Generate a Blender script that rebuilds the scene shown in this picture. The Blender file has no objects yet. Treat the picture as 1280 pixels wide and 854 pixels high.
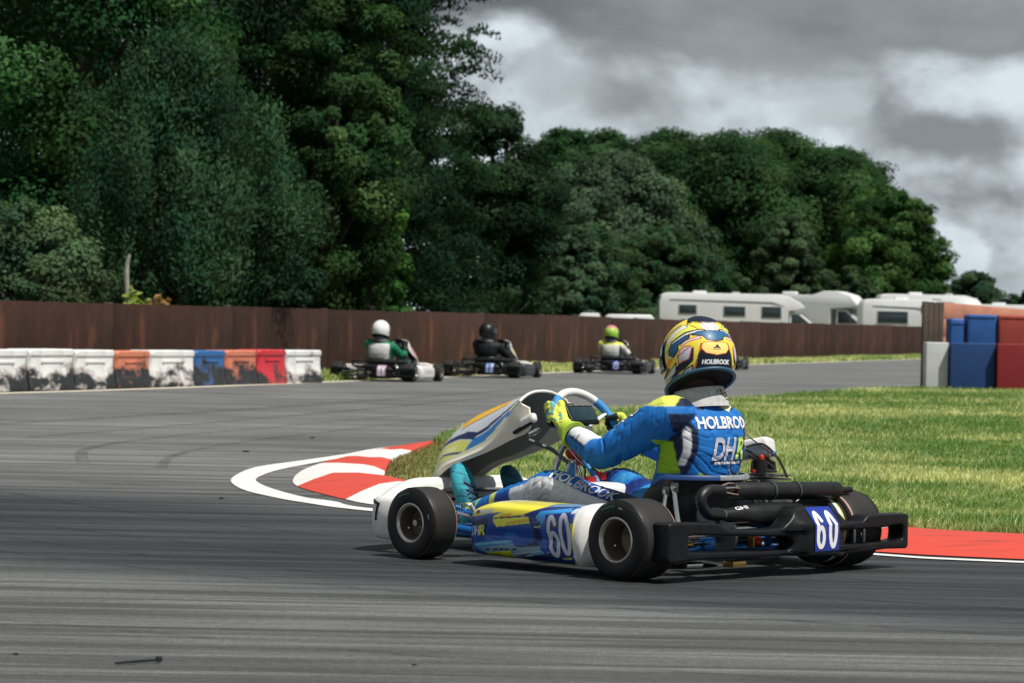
import bpy, bmesh, math, random
import numpy as np
from mathutils import Vector, Matrix, Euler, noise as mnoise
from mathutils.bvhtree import BVHTree

scene = bpy.context.scene
COL = scene.collection
PI = math.pi
R = math.radians
rng = np.random.default_rng(7)
random.seed(7)

# ------------------------------------------------------------------ materials
def s2l(c):
    """sRGB 0-255 -> linear tuple"""
    out = []
    for v in c[:3]:
        v = v / 255.0
        out.append(v / 12.92 if v <= 0.04045 else ((v + 0.055) / 1.055) ** 2.4)
    return tuple(out)

MATS = {}
def mat(name, col, rough=0.6, metal=0.0, var=0.12, scale=8.0, bump=0.0, bscale=60.0, spec=0.5, coat=0.0, attr=None):
    """procedural principled material: colour broken up by two octaves of noise, rough variation and bump"""
    if name in MATS: return MATS[name]
    m = bpy.data.materials.new(name); m.use_nodes = True
    nt = m.node_tree; N = nt.nodes; L = nt.links
    b = N['Principled BSDF']
    b.inputs['Roughness'].default_value = rough
    b.inputs['Metallic'].default_value = metal
    b.inputs['Specular IOR Level'].default_value = spec
    b.inputs['Coat Weight'].default_value = coat
    tc = N.new('ShaderNodeTexCoord')
    nz = N.new('ShaderNodeTexNoise'); nz.inputs['Scale'].default_value = scale; nz.inputs['Detail'].default_value = 6
    L.new(tc.outputs['Object'], nz.inputs['Vector'])
    mr = N.new('ShaderNodeMapRange'); mr.inputs['From Min'].default_value = .25; mr.inputs['From Max'].default_value = .75
    mr.inputs['To Min'].default_value = 1 - var; mr.inputs['To Max'].default_value = 1 + var
    L.new(nz.outputs['Fac'], mr.inputs['Value'])
    mx = N.new('ShaderNodeVectorMath'); mx.operation = 'SCALE'
    if attr:
        at = N.new('ShaderNodeAttribute'); at.attribute_name = attr
        L.new(at.outputs['Color'], mx.inputs[0])
    else:
        mx.inputs[0].default_value = col[:3]
    L.new(mr.outputs['Result'], mx.inputs['Scale'])
    L.new(mx.outputs['Vector'], b.inputs['Base Color'])
    rr = N.new('ShaderNodeMapRange'); rr.inputs['To Min'].default_value = max(.03, rough - .1); rr.inputs['To Max'].default_value = min(1, rough + .1)
    L.new(nz.outputs['Fac'], rr.inputs['Value']); L.new(rr.outputs['Result'], b.inputs['Roughness'])
    if bump:
        n2 = N.new('ShaderNodeTexNoise'); n2.inputs['Scale'].default_value = bscale; n2.inputs['Detail'].default_value = 4
        L.new(tc.outputs['Object'], n2.inputs['Vector'])
        bp = N.new('ShaderNodeBump'); bp.inputs['Strength'].default_value = bump; bp.inputs['Distance'].default_value = .01
        L.new(n2.outputs['Fac'], bp.inputs['Height']); L.new(bp.outputs['Normal'], b.inputs['Normal'])
    MATS[name] = m
    return m

# ------------------------------------------------------------------ objects
def link(o, parent=None):
    COL.objects.link(o)
    if parent is not None: o.parent = parent
    return o

def tag(o, label=None, cat=None, group=None, kind=None):
    if label: o['label'] = label
    if cat: o['category'] = cat
    if group: o['group'] = group
    if kind: o['kind'] = kind
    return o

def empty(name, loc=(0, 0, 0), rz=0.0, parent=None):
    o = bpy.data.objects.new(name, None); o.empty_display_size = .2
    o.location = loc; o.rotation_euler = (0, 0, rz)
    return link(o, parent)

def copy_tree(o, parent=None):
    c = o.copy(); COL.objects.link(c)
    if parent is not None: c.parent = parent
    for ch in list(o.children): copy_tree(ch, c)
    return c

class MB:
    """mesh builder: verts, faces, material slots, optional paint colours"""
    def __init__(s):
        s.v = []; s.f = []; s.mi = []; s.mats = []; s.col = []
    def slot(s, m):
        if m not in s.mats: s.mats.append(m)
        return s.mats.index(m)
    def add(s, vs, fs, m, col=None):
        b = len(s.v); k = s.slot(m)
        s.v += [tuple(p) for p in vs]
        s.f += [tuple(i + b for i in f) for f in fs]
        s.mi += [k] * len(fs)
        if col is None: col = (.5, .5, .5)
        if len(col) == 3 and not hasattr(col[0], '__len__'): s.col += [tuple(col)] * len(vs)
        else: s.col += [tuple(c) for c in col]
        return s
    def bm(s, bm_, m, col=None):
        bm_.verts.index_update()
        s.add([v.co.copy() for v in bm_.verts], [[v.index for v in f.verts] for f in bm_.faces], m, col); bm_.free(); return s
    def box(s, c, d, m, bev=0.0, rot=None, seg=2):
        b = bmesh.new(); bmesh.ops.create_cube(b, size=1)
        for v in b.verts: v.co = Vector((v.co.x * d[0], v.co.y * d[1], v.co.z * d[2]))
        if bev: bmesh.ops.bevel(b, geom=list(b.edges), offset=bev, segments=seg, profile=.6, affect='EDGES')
        M = Matrix.Translation(c) @ (rot.to_4x4() if rot is not None else Matrix.Identity(4))
        b.transform(M); return s.bm(b, m)
    def tube(s, pts, r, m, n=12, cap=True, smooth=0, sq=1.0):
        pts = [Vector(p) for p in pts]
        rs = list(r) if hasattr(r, '__len__') else [r] * len(pts)
        if smooth: pts, rs = catmull(pts, rs, smooth)
        vs, fs = [], []
        T = [((pts[min(i + 1, len(pts) - 1)] - pts[max(i - 1, 0)]).normalized()) for i in range(len(pts))]
        up = Vector((0, 0, 1)) if abs(T[0].z) < .9 else Vector((1, 0, 0))
        u = (up - T[0] * up.dot(T[0])).normalized()
        for i, p in enumerate(pts):
            u = (u - T[i] * u.dot(T[i])).normalized(); w = T[i].cross(u)
            for k in range(n):
                a = 2 * PI * k / n
                vs.append(p + (u * math.cos(a) * sq + w * math.sin(a)) * rs[i])
        for i in range(len(pts) - 1):
            for k in range(n):
                a = i * n + k; b = i * n + (k + 1) % n
                fs.append((a, b, b + n, a + n))
        if cap:
            fs.append(tuple(range(n - 1, -1, -1))); q = (len(pts) - 1) * n; fs.append(tuple(range(q, q + n)))
        return s.add(vs, fs, m)
    def lathe(s, prof, m, c=(0, 0, 0), axis='y', n=40, close=False, cap=True):
        """prof: (radius, along) pairs"""
        vs, fs = [], []
        for (r, h) in prof:
            for k in range(n):
                a = 2 * PI * k / n; p, q = r * math.cos(a), r * math.sin(a)
                if axis == 'y': vs.append((c[0] + p, c[1] + h, c[2] + q))
                elif axis == 'z': vs.append((c[0] + p, c[1] + q, c[2] + h))
                else: vs.append((c[0] + h, c[1] + p, c[2] + q))
        P = len(prof)
        for i in range(P - 1 + (1 if close else 0)):
            j = (i + 1) % P
            for k in range(n):
                a, b = i * n + k, i * n + (k + 1) % n; d, e = j * n + k, j * n + (k + 1) % n
                fs.append((a, b, e, d))
        if cap and not close:
            for i, rev in ((0, True), (P - 1, False)):
                if prof[i][0] > 1e-6:
                    ring = [i * n + k for k in range(n)]; fs.append(tuple(ring[::-1] if rev else ring))
        return s.add(vs, fs, m)
    def loft(s, secs, m, cap=True, closed=True, col=None):
        n = len(secs[0]); vs = [p for q in secs for p in q]; fs = []
        for i in range(len(secs) - 1):
            for k in range(n if closed else n - 1):
                a, b = i * n + k, i * n + (k + 1) % n
                fs.append((a, b, b + n, a + n))
        if cap and closed:
            fs.append(tuple(range(n - 1, -1, -1))); q = (len(secs) - 1) * n; fs.append(tuple(range(q, q + n)))
        return s.add(vs, fs, m, col)
    def prism(s, poly, ext, m, bev=0.0):
        """poly: list of 3D points (planar), ext: extrusion vector"""
        b = bmesh.new(); vs = [b.verts.new(p) for p in poly]; f = b.faces.new(vs)
        r = bmesh.ops.extrude_face_region(b, geom=[f])
        for e in r['geom']:
            if isinstance(e, bmesh.types.BMVert): e.co += Vector(ext)
        if bev:
            bmesh.ops.recalc_face_normals(b, faces=b.faces)
            bmesh.ops.bevel(b, geom=list(b.edges), offset=bev, segments=2, profile=.6, affect='EDGES')
        return s.bm(b, m)
    def build(s, name, parent=None, smooth=40, recalc=True, paint=False, origin=None):
        me = bpy.data.meshes.new(name)
        vs = s.v
        if origin is not None:
            o_ = Vector(origin); vs = [Vector(p) - o_ for p in vs]
        me.from_pydata(vs, [], s.f)
        for m in s.mats: me.materials.append(m)
        me.polygons.foreach_set('material_index', s.mi)
        if paint:
            a = me.color_attributes.new('paint', 'FLOAT_COLOR', 'POINT')
            c = np.ones((len(s.v), 4), np.float32); c[:, :3] = np.array(s.col, np.float32); a.data.foreach_set('color', c.ravel())
        if recalc:
            b = bmesh.new(); b.from_mesh(me); bmesh.ops.recalc_face_normals(b, faces=b.faces); b.to_mesh(me); b.free()
        if smooth:
            me.polygons.foreach_set('use_smooth', [True] * len(me.polygons))
            me.set_sharp_from_angle(angle=R(smooth))
        me.update()
        o = bpy.data.objects.new(name, me)
        if origin is not None: o.location = origin
        return link(o, parent)

def catmull(P, rs, n):
    out, ro = [], []
    for i in range(len(P) - 1):
        p0, p1, p2, p3 = P[max(i - 1, 0)], P[i], P[i + 1], P[min(i + 2, len(P) - 1)]
        for k in range(n):
            t = k / n
            out.append(.5 * ((2 * p1) + (p2 - p0) * t + (2 * p0 - 5 * p1 + 4 * p2 - p3) * t * t + (3 * p1 - p0 - 3 * p2 + p3) * t ** 3))
            ro.append(rs[i] * (1 - t) + rs[i + 1] * t)
    out.append(P[-1]); ro.append(rs[-1])
    return out, ro

def spline2(pts, n):
    P, _ = catmull([Vector((p[0], p[1], 0)) for p in pts], [0] * len(pts), n)
    return [(p.x, p.y) for p in P]

def npmesh(name, V, F, m, col=None, smooth=False):
    """fast mesh from numpy arrays, F (n,k) all the same size"""
    me = bpy.data.meshes.new(name); k = F.shape[1]
    me.vertices.add(len(V)); me.vertices.foreach_set('co', np.asarray(V, np.float32).ravel())
    me.loops.add(F.size); me.loops.foreach_set('vertex_index', F.astype(np.int32).ravel())
    me.polygons.add(len(F)); me.polygons.foreach_set('loop_start', np.arange(0, F.size, k, dtype=np.int32))
    if smooth: me.polygons.foreach_set('use_smooth', np.ones(len(F), bool))
    me.materials.append(m)
    if col is not None:
        a = me.color_attributes.new('paint', 'FLOAT_COLOR', 'POINT')
        c = np.ones((len(V), 4), np.float32); c[:, :3] = col; a.data.foreach_set('color', c.ravel())
    me.update(calc_edges=True)
    return me

# ------------------------------------------------------------------ paint canvas (turns 2-D designs into vertex colours)
def text_tris(s, offset=0.0, shear=0.0):
    cu = bpy.data.curves.new('lettering', 'FONT'); cu.body = s; cu.size = 1.0; cu.offset = offset; cu.shear = shear
    cu.resolution_u = 6
    o = bpy.data.objects.new('lettering', cu); COL.objects.link(o)
    bpy.context.view_layer.update()
    dg = bpy.context.evaluated_depsgraph_get(); me = bpy.data.meshes.new_from_object(o.evaluated_get(dg))
    V = np.array([v.co[:2] for v in me.vertices]); me.calc_loop_triangles()
    F = [tuple(t.vertices) for t in me.loop_triangles]
    bpy.data.objects.remove(o); bpy.data.curves.remove(cu); bpy.data.meshes.remove(me)
    return V, F

class Canvas:
    def __init__(s, x0, y0, x1, y1, res, base):
        s.x0, s.y0, s.res = x0, y0, res
        s.w = int(abs(x1 - x0) / res) + 1; s.h = int(abs(y1 - y0) / res) + 1
        s.a = np.zeros((s.h, s.w, 3), np.float32); s.a[:] = s2l(base)
    def _blk(s, P):
        P = (np.asarray(P, float) - (s.x0, s.y0)) / s.res
        lo = np.maximum(np.floor(P.min(0)).astype(int) - 1, 0); hi = np.minimum(np.ceil(P.max(0)).astype(int) + 2, (s.w, s.h))
        return P, lo, hi
    def poly(s, pts, col):
        P, lo, hi = s._blk(pts)
        if (hi <= lo).any(): return s
        X, Y = np.meshgrid(np.arange(lo[0], hi[0]), np.arange(lo[1], hi[1])); ins = np.zeros(X.shape, bool)
        n = len(P)
        for i in range(n):
            x1, y1 = P[i]; x2, y2 = P[(i + 1) % n]
            if y1 == y2: continue
            c = ((y1 > Y) != (y2 > Y)) & (X < (x2 - x1) * (Y - y1) / (y2 - y1) + x1)
            ins ^= c
        s.a[lo[1]:hi[1], lo[0]:hi[0]][ins] = s2l(col); return s
    def line(s, pts, w, col):
        for a, b in zip(pts[:-1], pts[1:]):
            a, b = np.array(a, float), np.array(b, float); d = b - a; L_ = np.hypot(*d)
            if L_ < 1e-9: continue
            d /= L_; n = np.array([-d[1], d[0]]) * w / 2; e = d * w * .3
            s.poly([a - e + n, b + e + n, b + e - n, a - e - n], col)
        return s
    def ell(s, c, rx, ry, col, n=40):
        return s.poly([(c[0] + rx * math.cos(2 * PI * k / n), c[1] + ry * math.sin(2 * PI * k / n)) for k in range(n)], col)
    def text(s, txt, box, col, off=0.0, shear=0.0, ax=(1, 0), ay=(0, 1)):
        """box = (cx, cy, width, height); ax/ay = directions of the writing"""
        V, F = text_tris(txt, off, shear)
        lo, hi = V.min(0), V.max(0); Q = (V - (lo + hi) / 2) / (hi - lo) * (box[2], box[3])
        Q = np.outer(Q[:, 0], ax) + np.outer(Q[:, 1], ay) + (box[0], box[1])
        for t in F: s.poly(Q[list(t)], col)
        return s
    def at(s, X, Y):
        u = np.clip((np.asarray(X, float) - s.x0) / s.res, 0, s.w - 1.001); v = np.clip((np.asarray(Y, float) - s.y0) / s.res, 0, s.h - 1.001)
        i, j = u.astype(int), v.astype(int); a, b = (u - i)[..., None], (v - j)[..., None]
        A = s.a
        return (A[j, i] * (1 - a) + A[j, i + 1] * a) * (1 - b) + (A[j + 1, i] * (1 - a) + A[j + 1, i + 1] * a) * b

# ------------------------------------------------------------------ camera and light
F_PX, CAM_H, PITCH, ROLL = 3622.5, .8594, .00555, .01955
cam = bpy.data.cameras.new('camera'); co = bpy.data.objects.new('camera', cam); COL.objects.link(co)
cam.sensor_width = 36; cam.sensor_fit = 'HORIZONTAL'; cam.lens = F_PX / 1280 * 36
cam.clip_start = .1; cam.clip_end = 6000
cr, sr, c_, s_ = math.cos(ROLL), math.sin(ROLL), math.cos(PITCH), math.sin(PITCH)
r0, u0, fw = Vector((1, 0, 0)), Vector((0, s_, c_)), Vector((0, c_, -s_))
Rv, Uv = r0 * cr + u0 * sr, u0 * cr - r0 * sr
co.matrix_world = Matrix(((Rv.x, Uv.x, -fw.x, 0), (Rv.y, Uv.y, -fw.y, 0), (Rv.z, Uv.z, -fw.z, CAM_H), (0, 0, 0, 1)))
cam.dof.use_dof = True; cam.dof.focus_distance = 10.2; cam.dof.aperture_fstop = 9.5
scene.camera = co

SUN = Vector((.36, -.30, .87)).normalized()     # direction towards the sun: high, from the right and a little behind the camera
sl = bpy.data.lights.new('sun', 'SUN'); sl.energy = 4.9; sl.angle = R(.55); sl.color = (1, .955, .88)
so = bpy.data.objects.new('sun', sl); COL.objects.link(so)
so.rotation_euler = SUN.to_track_quat('Z', 'Y').to_euler(); so.location = (8, 6, 30)

scene.view_settings.view_transform = 'Standard'; scene.view_settings.look = 'None'
scene.view_settings.gamma = 1; scene.view_settings.exposure = 0
scene.view_settings.use_curve_mapping = False

def build_world():
    w = bpy.data.worlds.new('World'); scene.world = w; w.use_nodes = True; w.cycles.sampling_method = 'MANUAL'; w.cycles.sample_map_resolution = 256
    nt = w.node_tree; N = nt.nodes; L = nt.links
    bg = N['Background']; bg.inputs['Strength'].default_value = .1
    sky = N.new('ShaderNodeTexSky'); sky.sky_type = 'NISHITA'; sky.sun_disc = False
    sky.sun_elevation = math.asin(SUN.z); sky.sun_rotation = math.atan2(SUN.x, SUN.y)
    sky.air_density = 1.0; sky.dust_density = 1.5
    tc = N.new('ShaderNodeTexCoord')
    def math_(op, a, b=None, clamp=False):
        n = N.new('ShaderNodeMath'); n.operation = op; n.use_clamp = clamp
        for i, q in enumerate((a, b)):
            if q is None: continue
            if hasattr(q, 'links'): L.new(q, n.inputs[i])
            else: n.inputs[i].default_value = q
        return n.outputs[0]
    def noise(scale, detail, vec, rough=.55, dist=0.0):
        n = N.new('ShaderNodeTexNoise'); n.inputs['Scale'].default_value = scale; n.inputs['Detail'].default_value = detail
        n.inputs['Roughness'].default_value = rough; n.inputs['Distortion'].default_value = dist
        L.new(vec, n.inputs['Vector']); return n.outputs['Fac']
    def maprange(v, a, b, c, d, smooth=True):
        n = N.new('ShaderNodeMapRange'); n.interpolation_type = 'SMOOTHSTEP' if smooth else 'LINEAR'
        for i, q in enumerate((v, a, b, c, d)):
            if hasattr(q, 'links'): L.new(q, n.inputs[i])
            else: n.inputs[i].default_value = q
        return n.outputs[0]
    sep = N.new('ShaderNodeSeparateXYZ'); L.new(tc.outputs['Generated'], sep.inputs[0])
    el = sep.outputs['Z']
    def mapped(loc, sc):
        q = N.new('ShaderNodeMapping'); q.inputs['Scale'].default_value = sc; q.inputs['Location'].default_value = loc
        L.new(tc.outputs['Generated'], q.inputs['Vector']); return q.outputs['Vector']
    def shifted(v, dz):
        n = N.new('ShaderNodeVectorMath'); n.operation = 'ADD'; n.inputs[1].default_value = (dz * .5, 0, dz); L.new(v, n.inputs[0]); return n.outputs[0]
    def heap(v, scale): return noise(scale, 6, v, .50, .0)
    def mixf(a, b, f): return math_('ADD', math_('MULTIPLY', a, math_('SUBTRACT', 1.0, f)), math_('MULTIPLY', b, f))
    lum = maprange(el, .0, .10, .56, .62)      # thin high cover behind
    gapmask = None
    for loc, sc, scale, e0, e1, base, k in (((.37, .11, .05), (1, 1, 1.35), 6.5, .42, .50, .45, 4.6), ((1.9, .7, .42), (1, 1, 1.5), 9.5, .49, .545, .43, 4.2)):
        v = mapped(loc, sc); d = heap(v, scale); du = heap(shifted(v, .017), scale)
        m = maprange(d, e0, e1, 0, 1); rel = math_('MULTIPLY', math_('SUBTRACT', d, du), k)
        c = math_('ADD', base, maprange(rel, -.42, .36, -.13, .44)); lum = mixf(lum, c, m)
        gapmask = math_('SUBTRACT', 1.0, m) if gapmask is None else math_('MULTIPLY', gapmask, math_('SUBTRACT', 1.0, m))
    lum = math_('MULTIPLY', lum, maprange(noise(4.5, 3, mapped((6.1, 3.3, 1.2), (1, 1, 1.2)), .5), .40, .62, .84, 1.22))
    vd = mapped((2.2, .5, .3), (1, 1, 2.4)); dk = noise(9, 7, vd, .55, .2)
    # the flat dark underside of the nearest deck, above about 5.5 degrees of elevation
    deck = maprange(math_('ADD', el, math_('MULTIPLY', math_('SUBTRACT', dk, .5), .075)), .090, .104, 0, 1)
    lum = mixf(lum, math_('SUBTRACT', math_('MULTIPLY', dk, .62), .13), math_('MULTIPLY', deck, .92))
    lum = math_('MULTIPLY', lum, maprange(el, .0, .04, .86, 1.0))
    lum = math_('MULTIPLY', lum, maprange(el, .13, .6, 1.0, 1.3))      # upper sky out of view, brightened to add fill light
    cc = N.new('ShaderNodeCombineColor')
    L.new(math_('MULTIPLY', lum, 9.6), cc.inputs[0]); L.new(math_('MULTIPLY', lum, 10.7), cc.inputs[1]); L.new(math_('MULTIPLY', lum, 11.5), cc.inputs[2])
    # gaps of blue sky between the clouds
    gap = math_('MULTIPLY', math_('MULTIPLY', gapmask, math_('SUBTRACT', 1.0, deck)), .12)
    mix = N.new('ShaderNodeMix'); mix.data_type = 'RGBA'
    L.new(gap, mix.inputs[0]); L.new(cc.outputs[0], mix.inputs[6]); L.new(sky.outputs[0], mix.inputs[7])
    L.new(mix.outputs[2], bg.inputs['Color'])
build_world()
# ------------------------------------------------------------------ setting: ground, track, kerb, lines, grass
def ground_mat():
    m = bpy.data.materials.new('earth_and_turf'); m.use_nodes = True; nt = m.node_tree; N = nt.nodes; L = nt.links
    b = N['Principled BSDF']; b.inputs['Roughness'].default_value = .95; b.inputs['Specular IOR Level'].default_value = .1
    tc = N.new('ShaderNodeTexCoord'); n = N.new('ShaderNodeTexNoise'); n.inputs['Scale'].default_value = .9; n.inputs['Detail'].default_value = 9
    L.new(tc.outputs['Object'], n.inputs['Vector'])
    cr_ = N.new('ShaderNodeValToRGB'); e = cr_.color_ramp.elements
    e[0].position = .3; e[0].color = (.035, .055, .018, 1); e[1].position = .72; e[1].color = (.17, .15, .07, 1)
    L.new(n.outputs['Fac'], cr_.inputs[0]); L.new(cr_.outputs[0], b.inputs['Base Color'])
    return m

def asphalt_mat():
    m = bpy.data.materials.new('asphalt'); m.use_nodes = True; nt = m.node_tree; N = nt.nodes; L = nt.links
    b = N['Principled BSDF']; b.inputs['Specular IOR Level'].default_value = .35
    tc = N.new('ShaderNodeTexCoord')
    def mapping(rot, sc, loc=(0, 0, 0)):
        q = N.new('ShaderNodeMapping'); q.inputs['Rotation'].default_value = (0, 0, rot); q.inputs['Scale'].default_value = sc; q.inputs['Location'].default_value = loc
        L.new(tc.outputs['Object'], q.inputs['Vector']); return q.outputs[0]
    def noise(vec, sc, det=5, ro=.55):
        n = N.new('ShaderNodeTexNoise'); n.inputs['Scale'].default_value = sc; n.inputs['Detail'].default_value = det; n.inputs['Roughness'].default_value = ro
        L.new(vec, n.inputs['Vector']); return n.outputs['Fac']
    def mr(v, a, b_, c, d):
        n = N.new('ShaderNodeMapRange'); n.interpolation_type = 'SMOOTHSTEP'; L.new(v, n.inputs[0])
        for i, q in enumerate((a, b_, c, d)): n.inputs[i + 1].default_value = q
        return n.outputs[0]
    def mul(a, b_):
        n = N.new('ShaderNodeMath'); n.operation = 'MULTIPLY'
        for i, q in enumerate((a, b_)):
            if hasattr(q, 'links'): L.new(q, n.inputs[i])
            else: n.inputs[i].default_value = q
        return n.outputs[0]
    obj = tc.outputs['Object']
    # the track runs along a direction of about -27 degrees here: rubber laid down in long streaks
    along = mapping(R(27.2), (1, 1, 1))
    sep = N.new('ShaderNodeSeparateXYZ'); L.new(along, sep.inputs[0])
    st = mapping(R(27.2), (.24, 17, 1)); st2 = mapping(R(25.5), (.12, 3.2, 1), (3, 1, 0))
    s1 = noise(st, 3.2, 5, .65); s2 = noise(st2, 2.0, 4, .6)
    far = mapping(R(-75), (.05, 2.4, 1)); s3 = noise(far, 1.6, 5, .6)
    big = noise(obj, .55, 5); fine = noise(obj, 170, 3, .8)
    # lane: distance across the near straight; the racing line is dark with rubber
    yr = sep.outputs['Y']
    lane_a = mr(yr, 7.7, 8.7, 0, 1); lane_b = mr(yr, 10.8, 12.3, 1, 0)
    lane = mul(lane_a, lane_b)
    base = mr(big, .3, .7, .100, .140)
    streak = mr(s1, .36, .64, .66, 1.18)
    streak2 = mr(s2, .40, .60, .60, 1.16)
    dark = N.new('ShaderNodeMapRange'); L.new(lane, dark.inputs[0]); dark.inputs[3].default_value = 1; dark.inputs[4].default_value = .36
    v = mul(mul(mul(base, streak), dark.outputs[0]), mul(streak2, mr(s3, .35, .65, .86, 1.1)))
    v = mul(mul(v, mr(fine, .3, .75, .52, 1.62)), mr(noise(obj, 34, 4, .7), .3, .7, .82, 1.2))
    v = mul(v, mr(yr, 11.6, 13.8, 1.0, 1.42))
    # pale stone specks
    vo = N.new('ShaderNodeTexVoronoi'); vo.inputs['Scale'].default_value = 42; L.new(obj, vo.inputs['Vector'])
    sp = mr(vo.outputs['Distance'], .10, .17, 2.0, 1.0)
    wn = N.new('ShaderNodeTexWhiteNoise'); L.new(vo.outputs['Position'], wn.inputs['Vector'])
    gate = N.new('ShaderNodeMath'); gate.operation = 'GREATER_THAN'; L.new(wn.outputs['Value'], gate.inputs[0]); gate.inputs[1].default_value = .78
    mm = N.new('ShaderNodeMix'); L.new(gate.outputs[0], mm.inputs[0]); mm.inputs[2].default_value = 1; L.new(sp, mm.inputs[3])
    v = mul(v, mm.outputs[0])
    # laid rubber is a cooler black than the stone
    tint = N.new('ShaderNodeMix'); tint.data_type = 'RGBA'; L.new(lane, tint.inputs[0]); tint.inputs[6].default_value = (.97, 1.0, 1.0, 1); tint.inputs[7].default_value = (.84, 1.0, 1.05, 1)
    cc = N.new('ShaderNodeVectorMath'); cc.operation = 'SCALE'; L.new(tint.outputs[2], cc.inputs[0]); L.new(v, cc.inputs['Scale'])
    L.new(cc.outputs[0], b.inputs['Base Color'])
    L.new(mr(s1, .3, .7, .62, .85), b.inputs['Roughness'])
    bp = N.new('ShaderNodeBump'); bp.inputs['Strength'].default_value = .5; bp.inputs['Distance'].default_value = .004
    L.new(fine, bp.inputs['Height']); L.new(bp.outputs['Normal'], b.inputs['Normal'])
    return m

def worn_paint(name, col, dark, amount=.5):
    """road paint worn and rubbed with tyre marks"""
    m = bpy.data.materials.new(name); m.use_nodes = True; nt = m.node_tree; N = nt.nodes; L = nt.links
    b = N['Principled BSDF']; b.inputs['Roughness'].default_value = .6; b.inputs['Specular IOR Level'].default_value = .3
    tc = N.new('ShaderNodeTexCoord')
    mp = N.new('ShaderNodeMapping'); mp.inputs['Rotation'].default_value = (0, 0, R(27)); mp.inputs['Scale'].default_value = (1.2, 9, 3); L.new(tc.outputs['Object'], mp.inputs['Vector'])
    n = N.new('ShaderNodeTexNoise'); n.inputs['Scale'].default_value = 2.6; n.inputs['Detail'].default_value = 8; n.inputs['Roughness'].default_value = .7; L.new(mp.outputs[0], n.inputs['Vector'])
    cr_ = N.new('ShaderNodeValToRGB'); e = cr_.color_ramp.elements
    e[0].position = .25; e[0].color = (*dark, 1); e[1].position = .25 + .3 * amount; e[1].color = (*col, 1)
    L.new(n.outputs['Fac'], cr_.inputs[0]); L.new(cr_.outputs[0], b.inputs['Base Color'])
    n2 = N.new('ShaderNodeTexNoise'); n2.inputs['Scale'].default_value = 90; L.new(tc.outputs['Object'], n2.inputs['Vector'])
    bp = N.new('ShaderNodeBump'); bp.inputs['Strength'].default_value = .3; bp.inputs['Distance'].default_value = .003
    L.new(n2.outputs['Fac'], bp.inputs['Height']); L.new(bp.outputs['Normal'], b.inputs['Normal'])
    return m

def sheet(name, poly, z, m):
    b = bmesh.new(); f = b.faces.new([b.verts.new((x, y, z)) for x, y in poly])
    if f.normal.z < 0: f.normal_flip()
    bmesh.ops.triangulate(b, faces=[f])
    for q in b.faces:
        q.normal_update()
        if q.normal.z < 0: q.normal_flip()
    me = bpy.data.meshes.new(name); b.to_mesh(me); b.free(); me.materials.append(m)
    return tag(link(bpy.data.objects.new(name, me)), kind='structure')

EARTH, ASPH = ground_mat(), asphalt_mat()
sheet('ground', [(-900, -60), (900, -60), (900, 1800), (-900, 1800)], -.008, EARTH)
FAR = [(-12.6, 9.5), (-8.9, 21.5), (-5.87, 30.44), (-5.57, 31.57), (-4.25, 35.3), (-2.5, 41.2), (0.59, 52.3), (2.66, 59.9), (6.2, 72.33), (13.24, 95), (18.61, 112), (33, 160)]
FARS = spline2(FAR, 6)
sheet('race_track', FARS + [(60, 160), (60, -30), (-24, -30)], 0.0, ASPH)
WHITE = worn_paint('white_road_paint', (.74, .73, .72), (.30, .29, .28), .6)
RED = worn_paint('red_kerb_paint', (.62, .070, .045), (.24, .045, .038), .75)
PALE = worn_paint('pale_edge_paint', (.62, .57, .47), (.33, .3, .24), .6)

def strip(name, a, b, za, m):
    n = len(a); vs = [(x, y, za) for x, y in a] + [(x, y, za) for x, y in b]
    fs = [(i, i + 1, n + i + 1, n + i) for i in range(n - 1)]
    mb = MB(); mb.add(vs, fs, m); o = mb.build(name, smooth=0)
    return tag(o, kind='structure')
def offset_line(p, d):
    out = []
    for i, q in enumerate(p):
        a, b = p[max(i - 1, 0)], p[min(i + 1, len(p) - 1)]
        t = Vector((b[0] - a[0], b[1] - a[1])).normalized(); out.append((q[0] - t.y * d, q[1] + t.x * d))
    return out
strip('far_edge_line', FARS, offset_line(FARS, .26), .004, PALE)

LO = [(-.45, 21.3), (-.67, 20.56), (-.92, 19.71), (-1.06, 18.85), (-1.27, 17.87), (-1.47, 16.98), (-1.51, 16.14), (-1.48, 15.41), (-1.35, 14.67), (-1.16, 14.11), (-.97, 13.7), (-.63, 13.17), (.5, 11.98), (1.41, 11.15), (1.95, 10.9), (4.2, 10.25), (8, 9.5)]
LI = [(-.445, 21.28), (-.655, 20.45), (-.875, 19.4), (-1.0, 18.6), (-1.15, 17.75), (-1.32, 16.7), (-1.37, 15.95), (-1.35, 15.46), (-1.22, 14.82), (-1.0, 14.12), (-.83, 13.82), (-.6, 13.31), (.52, 12.1), (1.42, 11.24), (1.96, 10.98), (4.2, 10.33), (8, 9.58)]
strip('edge_line', spline2(LO, 8), spline2(LI, 8), .004, WHITE)

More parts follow.
